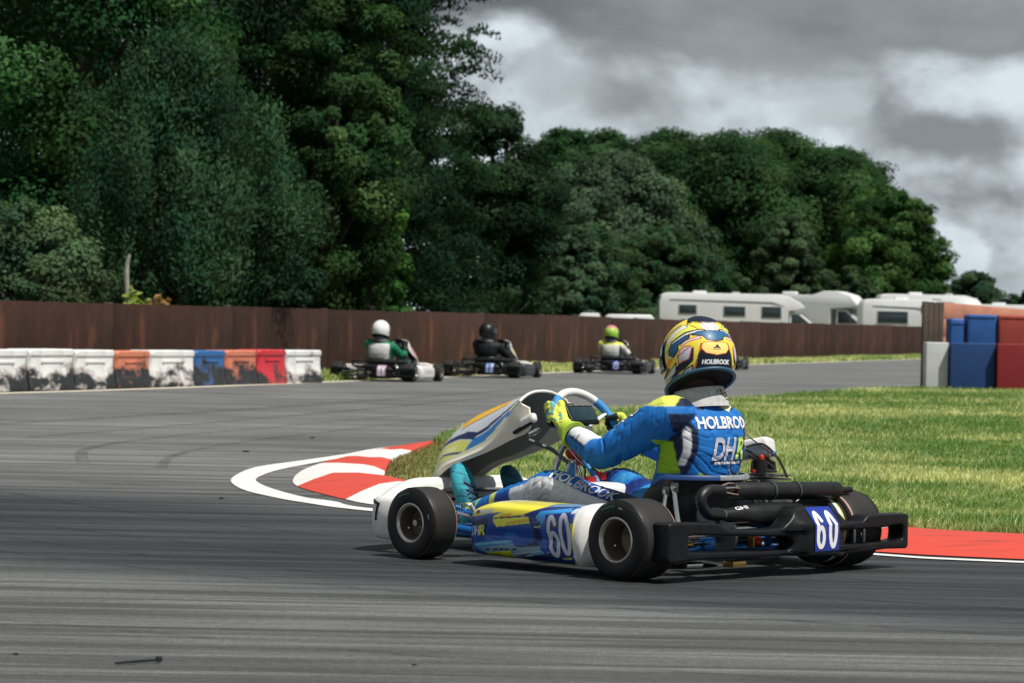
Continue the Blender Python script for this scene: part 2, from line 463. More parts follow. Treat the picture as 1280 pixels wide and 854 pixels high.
# kerb: stations (outer, crest, inner); paint changes between them
KO = [(-.62, 20.9), (-.91, 19.65), (-1.04, 18.51), (-1.14, 17.56), (-1.19, 16.6), (-1.17, 15.68), (-1.1, 15.05), (-.95, 14.49), (-.79, 14.01), (-.62, 13.62), (-.1, 12.98), (.45, 12.32), (.95, 11.72), (1.42, 11.33), (1.98, 11.08), (4.2, 10.43), (8, 9.68)]
KC = [(-.59, 21.0), (-.80, 19.57), (-.89, 18.41), (-.88, 17.47), (-.93, 17.15), (-.965, 16.8), (-1.0, 16.43), (-.86, 15.9), (-.69, 15.38), (-.5, 14.95), (.06, 14.0), (.62, 13.2), (1.15, 12.6), (1.55, 12.3), (2.1, 12.0), (4.5, 11.3), (8.3, 10.5)]
KI = [(-.56, 21.1), (-.66, 19.5), (-.74, 18.2), (-.72, 16.75), (-.715, 16.62), (-.708, 16.45), (-.70, 16.28), (-.62, 16.0), (-.51, 15.68), (-.36, 15.35), (.2, 14.5), (.8, 13.7), (1.3, 13.2), (1.7, 12.85), (2.25, 12.5), (4.7, 11.8), (8.5, 11.0)]
KC = [(x * .945, y * .945) for x, y in KC]; KI = [(x * .952, y * .952) for x, y in KI]      # the crest and back edge stand about 5 cm above the track
def make_kerb():
    n = 8
    cols = [RED, WHITE, RED, WHITE, WHITE, WHITE, RED, RED, WHITE, WHITE, RED, RED, WHITE, RED, RED, RED]
    # stripe boundaries: station index -> paint of the segment that follows
    O, C, I = spline2(KO, n), spline2(KC, n), spline2(KI, n)
    mb = MB(); lanes = []
    for w_, z in ((0, .004), (.45, .030), (1, .052)):
        lanes.append([(O[i][0] * (1 - w_) + C[i][0] * w_, O[i][1] * (1 - w_) + C[i][1] * w_, z) for i in range(len(O))])
    for w_, z in ((.5, .056), (1, .045)):
        lanes.append([(C[i][0] * (1 - w_) + I[i][0] * w_, C[i][1] * (1 - w_) + I[i][1] * w_, z) for i in range(len(O))])
    lanes.append([(I[i][0], I[i][1], -.02) for i in range(len(O))])
    m_ = len(O)
    vs = [p for l in lanes for p in l]
    for k, cm in enumerate(cols):
        fs = []
        for j in range(len(lanes) - 1):
            for i in range(k * n, k * n + n):
                fs.append((j * m_ + i, j * m_ + i + 1, (j + 1) * m_ + i + 1, (j + 1) * m_ + i))
        base = len(mb.v); used = sorted({q for f in fs for q in f}); mp_ = {q: r for r, q in enumerate(used)}
        mb.add([vs[q] for q in used], [tuple(mp_[q] for q in f) for f in fs], cm)
    o = mb.build('kerb', smooth=60); tag(o, kind='structure')
make_kerb()

# infield: low turf mound behind the kerb
INF = [(-.535, 20.6), (-.44, 22.6), (-.13, 25.42), (.48, 28.06), (1.09, 29.5), (1.9, 31.8), (2.83, 35.2), (3.68, 37.86), (5.13, 41.82), (6.23, 43.9), (8.1, 45.2), (14, 47.5), (30, 52)]
IK = [(x, y) for x, y in spline2(KI, 3)]
INFIELD = spline2(INF, 3)[::-1] + IK + [(30, 8)]
def pip(P, poly):
    x, y = P[:, 0], P[:, 1]; ins = np.zeros(len(P), bool); n = len(poly)
    for i in range(n):
        x1, y1 = poly[i]; x2, y2 = poly[(i + 1) % n]
        if y1 == y2: continue
        ins ^= ((y1 > y) != (y2 > y)) & (x < (x2 - x1) * (y - y1) / (y2 - y1) + x1)
    return ins
sheet('infield_ground', INFIELD, .022, EARTH)

GRASS = bpy.data.materials.new('grass_blades'); GRASS.use_nodes = True
def leaf_shader(m, transl, rough=.55, spec=.25):
    nt = m.node_tree; N = nt.nodes; L = nt.links; b = N['Principled BSDF']; out = N['Material Output']
    at = N.new('ShaderNodeAttribute'); at.attribute_name = 'paint'
    b.inputs['Roughness'].default_value = rough; b.inputs['Specular IOR Level'].default_value = spec
    L.new(at.outputs['Color'], b.inputs['Base Color'])
    tr = N.new('ShaderNodeBsdfTranslucent')
    vm = N.new('ShaderNodeVectorMath'); vm.operation = 'MULTIPLY'; vm.inputs[1].default_value = (1.15, 1.25, .6)
    L.new(at.outputs['Color'], vm.inputs[0]); L.new(vm.outputs[0], tr.inputs['Color'])
    mx = N.new('ShaderNodeMixShader'); mx.inputs[0].default_value = transl
    L.new(b.outputs[0], mx.inputs[1]); L.new(tr.outputs[0], mx.inputs[2]); L.new(mx.outputs[0], out.inputs['Surface'])
leaf_shader(GRASS, .4)

def vnoise(P, s, seed=0):
    """cheap smooth value noise on 2-D points"""
    q = P * s + seed * 17.13; i = np.floor(q).astype(np.int64); f = q - i; f = f * f * (3 - 2 * f)
    def h(a, b): 
        n = (a * 374761393 + b * 668265263 + seed * 1442695) & 0x7fffffff
        n = ((n ^ (n >> 13)) * 1274126177) & 0x7fffffff
        return ((n ^ (n >> 16)) & 0xffff) / 65535.0
    a, b = i[:, 0], i[:, 1]
    return (h(a, b) * (1 - f[:, 0]) + h(a + 1, b) * f[:, 0]) * (1 - f[:, 1]) + (h(a, b + 1) * (1 - f[:, 0]) + h(a + 1, b + 1) * f[:, 0]) * f[:, 1]

def blades(name, P, z, hgt, wid, cols, label):
    n = len(P); az = rng.uniform(0, 2 * PI, n); lean = rng.uniform(.1, .9, n) * hgt
    d = np.stack([np.cos(az), np.sin(az), 0 * az], 1); s = np.stack([-np.sin(az + .6), np.cos(az + .6), 0 * az], 1)
    B = np.stack([P[:, 0], P[:, 1], np.full(n, z)], 1)
    up = np.array([0, 0, 1.0])
    m1 = B + d * (lean * .3)[:, None] + up * (hgt * .6)[:, None]; tip = B + d * lean[:, None] + up * (hgt * (1 - .25 * rng.random(n)))[:, None]
    w = (wid / 2)[:, None]
    V = np.stack([B - s * w, B + s * w, m1 - s * w * .8, m1 + s * w * .8, tip], 1).reshape(-1, 3)
    k = np.arange(n)[:, None] * 5
    F = np.concatenate([k + [0, 1, 3], k + [0, 3, 2], k + [2, 3, 4]], 1).reshape(-1, 3)
    C = np.repeat(cols, 5, 0)
    me = npmesh(name, V, F, GRASS, C)
    o = link(bpy.data.objects.new(name, me)); tag(o, label, 'grass', kind='stuff')
    return o

def grass_cols(P, dry_bias=0.0):
    n = len(P)
    g = vnoise(P, .6, 1) * .42 + vnoise(P, 2.1, 2) * .34 + vnoise(P, 6, 3) * .24 + rng.normal(0, .12, n) + dry_bias
    g = np.clip((g - .38) / .40, 0, 1)[:, None]
    a, b = np.array([.150, .285, .075]), np.array([.74, .74, .36])
    c = a * (1 - g) + b * g
    c *= rng.uniform(.7, 1.25, (n, 1))
    return c

def infield_grass():
    pts = []
    # denser near the camera; sizes grow with distance
    for (y0, y1, x0, x1, dens) in ((10.8, 15, -.6, 4.4, 5200), (15, 22, -.8, 5.6, 2600), (22, 32, -.6, 7.2, 1100), (32, 46, 1.5, 9.5, 520)):
        n = int((y1 - y0) * (x1 - x0) * dens); p = np.stack([rng.uniform(x0, x1, n), rng.uniform(y0, y1, n)], 1)
        p = p[pip(p, INFIELD)]; p = p[np.abs(p[:, 0]) < p[:, 1] * .185 + .25]
        pts.append(p)
    P = np.concatenate(pts); n = len(P)
    dist = P[:, 1]
    cl = vnoise(P, 2.2, 5) * .6 + vnoise(P, 7, 6) * .4
    h = (.022 + .034 * cl + .0005 * dist) * rng.uniform(.55, 1.35, n)
    w = .0028 + .00022 * dist
    # bare dry fringe beside the kerb
    kp = np.array(spline2(KI, 10)); d = np.min(np.hypot(P[:, None, 0] - kp[None, ::2, 0], P[:, None, 1] - kp[None, ::2, 1]), 1) if n < 60000 else None
    if d is None:
        d = np.empty(n)
        for i in range(0, n, 20000):
            q = P[i:i + 20000]; d[i:i + 20000] = np.min(np.hypot(q[:, None, 0] - kp[None, :, 0], q[:, None, 1] - kp[None, :, 1]), 1)
    edge = np.clip(1 - d / .45, 0, 1)
    cols = grass_cols(P, 0) ; dry = np.array([.30, .22, .10]) * rng.uniform(.6, 1.2, (n, 1))
    e = (edge * rng.uniform(.4, 1.5, n) * np.where(P[:, 1] > 13.6, 1.0, .5))[:, None]; e = np.clip(e, 0, 1)
    cols = cols * (1 - e) + dry * e
    h *= np.where((d < .12) & (P[:, 1] > 14.5), .55, 1)
    blades('infield_grass', P, .02, h, w, cols, 'rough mown infield grass with dry yellow patches behind the kerb')
infield_grass()

def verge_grass():
    # strip between the far edge line and the fence
    A = np.array(offset_line(FARS, .3)); n = 60000
    i = rng.integers(0, len(A) - 1, n * 2); t = rng.random(n * 2)[:, None]
    p = A[i] * (1 - t) + A[i + 1] * t
    d = A[i + 1] - A[i]; d /= np.linalg.norm(d, axis=1)[:, None]; nn = np.stack([-d[:, 1], d[:, 0]], 1)
    p = p + nn * (rng.random(n * 2) * 1.6)[:, None]
    p = p[(p[:, 1] > 40) & (p[:, 1] < 130)]
    n = len(p); h = rng.uniform(.04, .16, n) * (.4 + vnoise(p, .5, 9)); w = np.full(n, .022)
    blades('verge_grass', p, -.006, h, w, grass_cols(p, .12), 'thin strip of yellowish grass along the foot of the fence')
verge_grass()

def tyre_marks():
    """dark curved rubber lines left by the karts: thin uneven films on the asphalt"""
    m = bpy.data.materials.new('rubber_film'); m.use_nodes = True; nt = m.node_tree; N = nt.nodes; L = nt.links; b = N['Principled BSDF']
    b.inputs['Base Color'].default_value = (.022, .027, .029, 1); b.inputs['Roughness'].default_value = .7
    tc = N.new('ShaderNodeTexCoord'); n = N.new('ShaderNodeTexNoise'); n.inputs['Scale'].default_value = 5; n.inputs['Detail'].default_value = 8; n.inputs['Roughness'].default_value = .75; L.new(tc.outputs['Object'], n.inputs['Vector'])
    mr = N.new('ShaderNodeMapRange'); mr.inputs[1].default_value = .40; mr.inputs[2].default_value = .68; mr.inputs[4].default_value = .42; L.new(n.outputs['Fac'], mr.inputs[0]); L.new(mr.outputs[0], b.inputs['Alpha'])
    mb = MB()
    lines = [([(-2.2, 8.60), (-1.43, 8.18), (-.36, 7.56), (.38, 7.28), (.9, 7.05), (1.8, 6.7)], .028), ([(-2.2, 8.35), (-1.4, 7.98), (-.9, 7.72)], .014), ([(-2.26, 15.1), (-2.0, 14.93), (-1.80, 14.80)], .10),
             ([(-4.2, 22.4), (-3.2, 25.6), (-2.1, 29.6), (-.9, 34.5), (.8, 42)], .16), ([(-3.4, 20.5), (-2.7, 23.2), (-1.7, 27.5), (-.6, 32.5), (1.0, 40)], .12), ([(-2.5, 17.0), (-2.75, 19.0), (-2.45, 21.2), (-1.8, 23.8), (-1.0, 27)], .08), ([(-2.0, 16.6), (-2.1, 18.4), (-1.85, 20.6), (-1.2, 23.6), (-.3, 28)], .07),
             ([(-3.0, 15.2), (-2.5, 14.2), (-1.6, 12.7), (-.4, 11.3), (1.0, 10.2), (2.6, 9.3)], .05), ([(-2.8, 13.2), (-1.9, 11.9), (-.7, 10.6), (.6, 9.6), (2.2, 8.8)], .06), ([(-2.6, 12.1), (-1.5, 10.7), (-.2, 9.6), (1.2, 8.8), (2.4, 8.3)], .035), ([(-2.4, 11.2), (-1.3, 10.0), (0, 9.05), (1.6, 8.2)], .05)]
    for pts, w in lines:
        P = spline2(pts, 10); a, c = offset_line(P, w / 2), offset_line(P, -w / 2); k = len(P)
        mb.add([(x, y, .0035) for x, y in a] + [(x, y, .0035) for x, y in c], [(i, i + 1, k + i + 1, k + i) for i in range(k - 1)], m)
    tag(mb.build('tyre_marks', smooth=0), kind='structure')
tyre_marks()
# ------------------------------------------------------------------ trees
FOLIAGE = bpy.data.materials.new('foliage'); FOLIAGE.use_nodes = True; leaf_shader(FOLIAGE, .34, .8, .04)
BARK = mat('bark', (.07, .058, .045), .9, var=.35, scale=6, bump=.6, bscale=18)

def crown_mesh(name, H, rad, z0, leaf, n_clump, per, col, col2, kind, r, ragged=1.0):
    """many leaf-sized faces gathered in clumps at the ends of the limbs, spread through the crown's volume"""
    # clump centres
    if kind == 'dome': n_clump = int(n_clump * 1.5); per = per * .8
    u = r.random(n_clump); th = r.uniform(0, 2 * PI, n_clump)
    if kind == 'conifer':
        t = u ** 1.05; z = z0 + (H - z0) * t; prof = (1 - t) ** .75 * .92 + .10
    elif kind == 'dome':
        t = u; z = z0 + (H - z0) * t; prof = np.sqrt(np.clip(1 - (np.clip(t, .12, 1) * 1.12 - .12) ** 2.3, .015, 1))
    else:
        t = u; z = z0 + (H - z0) * t; prof = np.clip(np.sin(PI * np.clip(t * .86 + .12, 0, 1)) ** .55, .12, 1)
    lob = .80 + .20 * np.sin(th * 3 + r.uniform(0, 6) + t * 5) + .16 * np.sin(th * 5 + r.uniform(0, 6) - t * 9) + r.uniform(-.14, .20, n_clump)
    rr = rad * prof * lob * (.42 + .58 * r.random(n_clump) ** .45)
    C = np.stack([rr * np.cos(th), rr * np.sin(th), z], 1)
    cs = rad * r.uniform(.09, .26, n_clump) * (.75 + .45 * prof) * ragged
    if kind == 'dome': cs = cs * .74
    tone = np.clip(r.normal(.42, .42, n_clump), 0, 1)
    reps = np.maximum(8, (per * 1.25 * (cs / cs.mean()) ** 2)).astype(int); idx = np.repeat(np.arange(n_clump), reps); n = len(idx)
    g = r.normal(0, 1, (n, 3)); g /= np.linalg.norm(g, axis=1)[:, None]; g *= (r.random(n) ** .36)[:, None]
    out = C.copy(); out[:, 2] = (C[:, 2] - (z0 + H) * .42) * .5; out /= (np.linalg.norm(out, axis=1)[:, None] + 1e-6)
    sq = {'conifer': (1.25, 1.25, .42), 'weep': (.85, .85, 1.25), 'dome': (1.1, 1.1, .72), 'round': (1.05, 1.05, .8)}[kind]
    off = g * np.array(sq) * cs[idx][:, None]
    if kind == 'conifer':   # boughs droop outward
        rad_d = np.stack([np.cos(th), np.sin(th), 0 * th], 1)[idx]; along = (off * rad_d).sum(1)
        off[:, 2] -= np.abs(along) * .55; off += rad_d * (along * .45)[:, None]
    if kind == 'weep':
        hang = r.random(n) ** 2 * cs[idx] * .9; off[:, 2] -= hang
    P = C[idx] + off
    P[:, 2] = np.maximum(P[:, 2], z0 * .35 + .05)
    # leaf orientation: outward and upward with scatter
    nrm = out[idx] * .5 + g * .95 + r.normal(0, .30, (n, 3)) + np.array([0, 0, .40]); nrm /= np.linalg.norm(nrm, axis=1)[:, None]
    a = np.cross(nrm, r.normal(0, 1, (n, 3)))
    if kind in ('weep', 'conifer'): a = a + np.array([0, 0, -1.0]) * .9 * np.linalg.norm(a, axis=1)[:, None]
    a /= np.linalg.norm(a, axis=1)[:, None]; b = np.cross(nrm, a); b /= (np.linalg.norm(b, axis=1)[:, None] + 1e-9)
    s = leaf * r.uniform(.5, 1.15, n); asp = {'conifer': .42, 'weep': .42, 'dome': .62, 'round': .6}[kind]
    V = np.stack([P - a * s[:, None] * .5, P + b * (s * asp * .5)[:, None] + a * (s * .05)[:, None], P + a * s[:, None] * .5 - nrm * (s * .18)[:, None], P - b * (s * asp * .5)[:, None] + a * (s * .05)[:, None]], 1).reshape(-1, 3)
    F = np.arange(n * 4).reshape(-1, 4)
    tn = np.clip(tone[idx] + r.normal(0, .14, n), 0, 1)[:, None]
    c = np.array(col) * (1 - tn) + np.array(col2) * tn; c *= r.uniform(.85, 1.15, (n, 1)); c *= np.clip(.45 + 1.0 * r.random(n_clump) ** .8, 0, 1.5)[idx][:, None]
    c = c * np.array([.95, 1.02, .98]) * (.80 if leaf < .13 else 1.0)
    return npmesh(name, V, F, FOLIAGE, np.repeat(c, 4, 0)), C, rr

def tree(name, label, X, Y, H, rad, z0=.8, leaf=.09, clumps=220, per=200, col=(.035, .075, .025), col2=(.075, .12, .035), kind='round', seed=1, trunk=.22, ragged=1.0, group=None, cat='tree', limbs=9):
    r = np.random.default_rng(seed)
    root = tag(empty(name, (X, Y, 0)), label, cat, group)
    me, C, rr = crown_mesh('crown', H, rad, z0, leaf, clumps, per, col, col2, kind, r, ragged)
    link(bpy.data.objects.new('crown', me), root)
    mb = MB(); top = H * .9
    pts = [(0, 0, -.1)] + [(r.normal(0, .04 * rad), r.normal(0, .04 * rad), top * k / 5) for k in range(1, 6)]
    mb.tube(pts, [trunk * (1.25 - 1.15 * k / 5) for k in range(6)], BARK, 10, smooth=4)
    order = r.permutation(len(C))[:limbs]
    for i in order:
        c = C[i]; zb = max(.3, min(c[2] * .62, top * .85)); mid = (c[0] * .45, c[1] * .45, zb + (c[2] - zb) * .65)
        mb.tube([(0, 0, zb), mid, tuple(c)], [trunk * .42, trunk * .26, trunk * .08], BARK, 6, smooth=3)
    mb.build('trunk', root)
    return root

WOOD = 'trees behind the brown fence'
G_DK, G_DK2 = (.018, .048, .026), (.045, .090, .040)       # dark conifer green
G_MD, G_MD2 = (.020, .075, .032), (.075, .165, .055)       # beech / oak
G_GR, G_GR2 = (.050, .100, .060), (.130, .190, .095)       # greyish willow
G_OL, G_OL2 = (.026, .078, .032), (.085, .150, .055)       # olive
G_BR, G_BR2 = (.045, .140, .030), (.110, .230, .050)       # bright fresh green
# near row, left half (about 38 - 66 m away)
tree('leafy_shrub', 'greyish green bushy shrub rising over the fence at the far left', -6.75, 39.0, 2.35, 1.25, .2, .085, 150, 190, G_GR, G_GR2, 'round', 11, .08, group='shrubs over the fence', cat='shrub')
tree('broadleaf_tree', 'tall broadleaf tree with sunlit mid green leaves, leftmost behind the fence', -6.9, 46, 11, 2.6, 1.4, .105, 420, 210, G_MD, G_MD2, 'round', 12, .26, group=WOOD)
tree('weeping_tree', 'drooping grey green tree with hanging sprays, in front of the tall left tree', -5.0, 43.2, 5.0, 1.75, .4, .095, 280, 210, (.028, .078, .045), (.085, .160, .080), 'weep', 13, .13, group=WOOD)
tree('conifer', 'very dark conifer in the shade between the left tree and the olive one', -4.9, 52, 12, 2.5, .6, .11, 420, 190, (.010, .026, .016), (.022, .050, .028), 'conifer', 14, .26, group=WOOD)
tree('olive_tree', 'olive green tree with pale drooping top left of the tall dark conifer', -3.15, 49.4, 6.9, 1.45, 1.0, .10, 230, 210, G_OL, G_OL2, 'round', 65, .13, group=WOOD)
tree('young_tree', 'bright fresh green young tree at the foot of the tall dark conifer', -2.5, 51.3, 4.2, .72, .3, .10, 110, 190, G_BR, G_BR2, 'round', 16, .09, group=WOOD)
tree('conifer', 'tall dark conifer with ragged side and sky showing through, reaching the top edge', -2.35, 58, 13, 2.15, .8, .12, 430, 180, G_DK, G_DK2, 'conifer', 17, .28, ragged=.86, group=WOOD)
tree('broadleaf_tree', 'dark rounded tree just right of the tall dark conifer', -.55, 66, 5.7, 1.75, .3, .12, 260, 190, (.020, .050, .028), (.048, .088, .046), 'round', 18, .18, group=WOOD)
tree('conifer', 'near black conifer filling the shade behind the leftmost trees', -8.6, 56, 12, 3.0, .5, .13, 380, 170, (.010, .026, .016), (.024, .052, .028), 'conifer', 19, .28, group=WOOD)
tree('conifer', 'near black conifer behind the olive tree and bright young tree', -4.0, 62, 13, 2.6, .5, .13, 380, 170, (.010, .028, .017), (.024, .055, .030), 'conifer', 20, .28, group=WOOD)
tree('broadleaf_tree', 'dark leafy tree between the weeping tree and the bright young tree', -3.95, 46.6, 3.6, 1.0, .3, .095, 150, 190, (.016, .044, .026), (.050, .095, .052), 'round', 21, .12, group=WOOD)
# middle distance, centre (100 - 200 m away)
FARW = 'trees beyond the motorhomes'
tree('broadleaf_tree', 'small grey green tree low over the fence left of the motorhomes', 1.9, 100, 4.2, 1.9, .2, .17, 190, 170, (.030, .066, .038), (.078, .120, .068), 'dome', 31, .14, group=FARW)
tree('broadleaf_tree', 'broad grey green domed tree with soft leaves left of the long motorhome', 6.0, 168, 10.8, 5.4, .4, .25, 420, 210, G_GR[:1] + (.088, .058), (.105, .150, .088), 'dome', 32, .35, group=FARW)
tree('broadleaf_tree', 'rounded dark tree right of the conifer, left end of the big far crowns', 3.2, 190, 13.6, 5.2, .4, .28, 380, 190, G_MD, (.060, .110, .048), 'dome', 33, .4, group=FARW)
tree('oak_tree', 'huge dark domed oak with the highest far crown', 15.0, 205, 14.4, 8.6, .6, .29, 560, 210, (.022, .060, .026), (.060, .112, .042), 'dome', 34, .6, group=FARW)
tree('oak_tree', 'wide dark oak right of the highest far crown', 22.4, 203, 13.4, 7.0, .6, .29, 480, 200, (.024, .064, .026), (.066, .120, .044), 'dome', 35, .55, group=FARW)
tree('oak_tree', 'dark oak filling the gap between the two tallest far crowns', 19.0, 212, 15.2, 7.2, .6, .29, 420, 200, (.022, .060, .027), (.058, .110, .043), 'dome', 45, .55, group=FARW)
tree('oak_tree', 'dark oak between the highest far crown and the grey green dome', 10.8, 209, 14.9, 6.6, .6, .29, 400, 200, (.022, .060, .028), (.058, .110, .045), 'dome', 46, .55, group=FARW)
tree('oak_tree', 'dark oak at the far right end behind the sunlit green tree', 25.4, 206, 11.2, 4.4, .5, .29, 360, 200, (.022, .062, .026), (.060, .115, .042), 'dome', 47, .5, group=FARW)
tree('oak_tree', 'dark oak behind the grey green domed tree', 6.6, 212, 14.9, 6.2, .6, .29, 420, 190, (.022, .058, .028), (.056, .106, .044), 'dome', 36, .55, group=FARW)
tree('broadleaf_tree', 'sunlit green tree at the right end of the far crowns', 23.9, 188, 10.2, 4.3, .3, .26, 380, 200, (.028, .082, .026), (.085, .150, .045), 'dome', 37, .4, group=FARW)
tree('broadleaf_tree', 'pale green rounded bush above the roof of the long motorhome', 16.4, 172, 7.6, 2.7, .3, .23, 200, 180, (.050, .092, .050), (.110, .155, .078), 'dome', 38, .25, group=FARW)
tree('broadleaf_tree', 'small pale bush above the campervan roof', 19.6, 168, 4.6, 1.9, .3, .22, 140, 170, (.042, .085, .040), (.095, .140, .066), 'dome', 39, .2, group=FARW)
tree('broadleaf_tree', 'low leafy tree between the conifer and the domed tree', 3.7, 150, 6.0, 3.3, .2, .23, 240, 190, (.028, .068, .036), (.080, .128, .060), 'dome', 40, .25, group=FARW)
tree('broadleaf_tree', 'bushy tree over the fence behind the pale bus roofs', 8.2, 158, 6.3, 3.2, .2, .23, 240, 190, (.030, .074, .036), (.085, .135, .060), 'dome', 41, .25, group=FARW)
HORZ = 'trees low on the right horizon'
tree('distant_tree', 'left of two small dark trees low on the right horizon', 41.5, 262, 6.4, 3.9, .2, .36, 160, 120, (.026, .060, .036), (.060, .100, .055), 'dome', 42, .3, group=HORZ)
tree('distant_tree', 'right of two small dark trees low on the right horizon, near the frame edge', 48.6, 268, 5.2, 3.6, .2, .36, 150, 120, (.026, .060, .036), (.060, .100, .055), 'dome', 43, .3, group=HORZ)

# dead stem and weeds that look over the fence
mb = MB(); mb.tube([(0, 0, 0), (.02, 0, .9), (-.01, .01, 1.5), (.03, 0, 1.72)], [.045, .04, .034, .02], mat('pale_bark', (.32, .32, .27), .9, var=.3, bump=.4), 8, smooth=3)
o = mb.build('dead_stem'); o.location = (-5.25, 39.4, 0); tag(o, 'pale bare stem standing up behind the fence beside the yellow weeds', 'dead stem')
def weed(name, label, X, Y, H, rad, col, col2, seed, n=90, leaf=.12):
    r = np.random.default_rng(seed); root = tag(empty(name, (X, Y, 0)), label, 'weed', 'weeds behind the fence')
    sb = MB(); V = []; C = []
    for k in range(9):
        a = r.uniform(0, 2 * PI); q = rad * r.random() ** .5; top = (q * math.cos(a), q * math.sin(a), H * r.uniform(.8, 1.0))
        sb.tube([(top[0] * .2, top[1] * .2, 0), (top[0] * .7, top[1] * .7, H * .55), top], [.012, .010, .004], BARK, 5, smooth=2)
        for j in range(n // 9):
            z = top[2] * r.uniform(.72, 1.0); p = np.array([top[0] * z / top[2], top[1] * z / top[2], z]) + r.normal(0, .05, 3)
            d = np.array([math.cos(r.uniform(0, 6.3)), math.sin(r.uniform(0, 6.3)), r.uniform(-.3, .5)]); d /= np.linalg.norm(d); s = np.cross(d, r.normal(0, 1, 3)); s /= np.linalg.norm(s)
            l = leaf * r.uniform(.6, 1.3); V += [p, p + d * l * .5 + s * l * .28, p + d * l - np.array([0, 0, l * .25]), p + d * l * .5 - s * l * .28]
            t = r.random(); c = np.array(col) * (1 - t) + np.array(col2) * t; C += [c] * 4
    sb.build('stem', root)
    me = npmesh('leaves', np.array(V), np.arange(len(V)).reshape(-1, 4), FOLIAGE, np.array(C)); link(bpy.data.objects.new('leaves', me), root)
weed('leafy_weed', 'yellow green leafy weed peeping over the fence beside the bare stem', -5.08, 39.4, 1.30, .20, (.20, .27, .06), (.36, .42, .10), 51)
weed('withered_weed', 'orange brown withered weed peeping over the fence', -4.86, 39.9, 1.27, .16, (.30, .17, .07), (.42, .26, .12), 52)
# ------------------------------------------------------------------ fence, barriers, motorhomes
RUSTW = bpy.data.materials.new('rusty_brown_board'); RUSTW.use_nodes = True
def _rust(m, c0, c1, c2):
    nt = m.node_tree; N = nt.nodes; L = nt.links; b = N['Principled BSDF']; b.inputs['Roughness'].default_value = .8; b.inputs['Specular IOR Level'].default_value = .25
    tc = N.new('ShaderNodeTexCoord'); mp = N.new('ShaderNodeMapping'); mp.inputs['Scale'].default_value = (1, 1, .45); L.new(tc.outputs['Object'], mp.inputs[0])
    n = N.new('ShaderNodeTexNoise'); n.inputs['Scale'].default_value = 2.2; n.inputs['Detail'].default_value = 9; n.inputs['Roughness'].default_value = .65; L.new(mp.outputs[0], n.inputs['Vector'])
    r_ = N.new('ShaderNodeValToRGB'); e = r_.color_ramp.elements; e[0].position = .32; e[0].color = (*c0, 1); e[1].position = .56; e[1].color = (*c1, 1)
    q = e.new(.72); q.color = (*c2, 1)
    L.new(n.outputs['Fac'], r_.inputs[0])
    oi = N.new('ShaderNodeObjectInfo'); mr_ = N.new('ShaderNodeMapRange'); mr_.inputs[3].default_value = .8; mr_.inputs[4].default_value = 1.25; L.new(oi.outputs['Random'], mr_.inputs[0])
    vm = N.new('ShaderNodeVectorMath'); vm.operation = 'SCALE'; L.new(r_.outputs[0], vm.inputs[0]); L.new(mr_.outputs[0], vm.inputs['Scale']); L.new(vm.outputs[0], b.inputs['Base Color'])
    bp = N.new('ShaderNodeBump'); bp.inputs['Strength'].default_value = .4; bp.inputs['Distance'].default_value = .02; L.new(n.outputs['Fac'], bp.inputs['Height']); L.new(bp.outputs[0], b.inputs['Normal'])
_rust(RUSTW, (.030, .016, .012), (.056, .025, .018), (.15, .058, .036))
POSTW = mat('weathered_post', (.10, .078, .060), .9, var=.35, scale=5, bump=.5)

def fence():
    P = [(-10.2, 18.0), (-8.3, 26.0), (-6.30, 33.3), (-2.93, 46.0), (.66, 59.5), (7.81, 91.4), (17.43, 123.9), (27, 152)]
    root = tag(empty('board_fence', (-6.3, 33.3, 0)), 'long low dark brown board fence running behind the track to the right', 'fence')
    k = 0
    for (a, b) in zip(P[:-1], P[1:]):
        L_ = math.hypot(b[0] - a[0], b[1] - a[1]); n = max(1, int(L_ / 3.6)); ang = math.atan2(b[1] - a[1], b[0] - a[0])
        for i in range(n):
            t0, t1 = i / n, (i + 1) / n
            p = Vector((a[0] + (b[0] - a[0]) * t0, a[1] + (b[1] - a[1]) * t0, 0)); q = Vector((a[0] + (b[0] - a[0]) * t1, a[1] + (b[1] - a[1]) * t1, 0))
            c = (p + q) / 2; hgt = 1.045 + .12 * max(0, min(1, (c.y - 30) / 95)) + random.uniform(-.012, .012)
            rel = c - Vector((-6.3, 33.3, 0)); w = (q - p).length
            mb = MB(); nb = 1
            for j in range(nb):                       # horizontal boards, each a little proud or set back
                zz = hgt * (j + .5) / nb
                mb.box((0, random.uniform(-.006, .006), zz), (w - .012, .035, hgt / nb - .004), RUSTW, .004)
            o = mb.build('panel', root); o.location = rel; o.rotation_euler = (0, 0, ang)
            mb = MB(); mb.box((0, .07, .5 * hgt), (.09, .09, hgt + .02), POSTW, .006); o = mb.build('post', root); o.location = p - Vector((-6.3, 33.3, 0)); o.rotation_euler = (0, 0, ang)
fence()

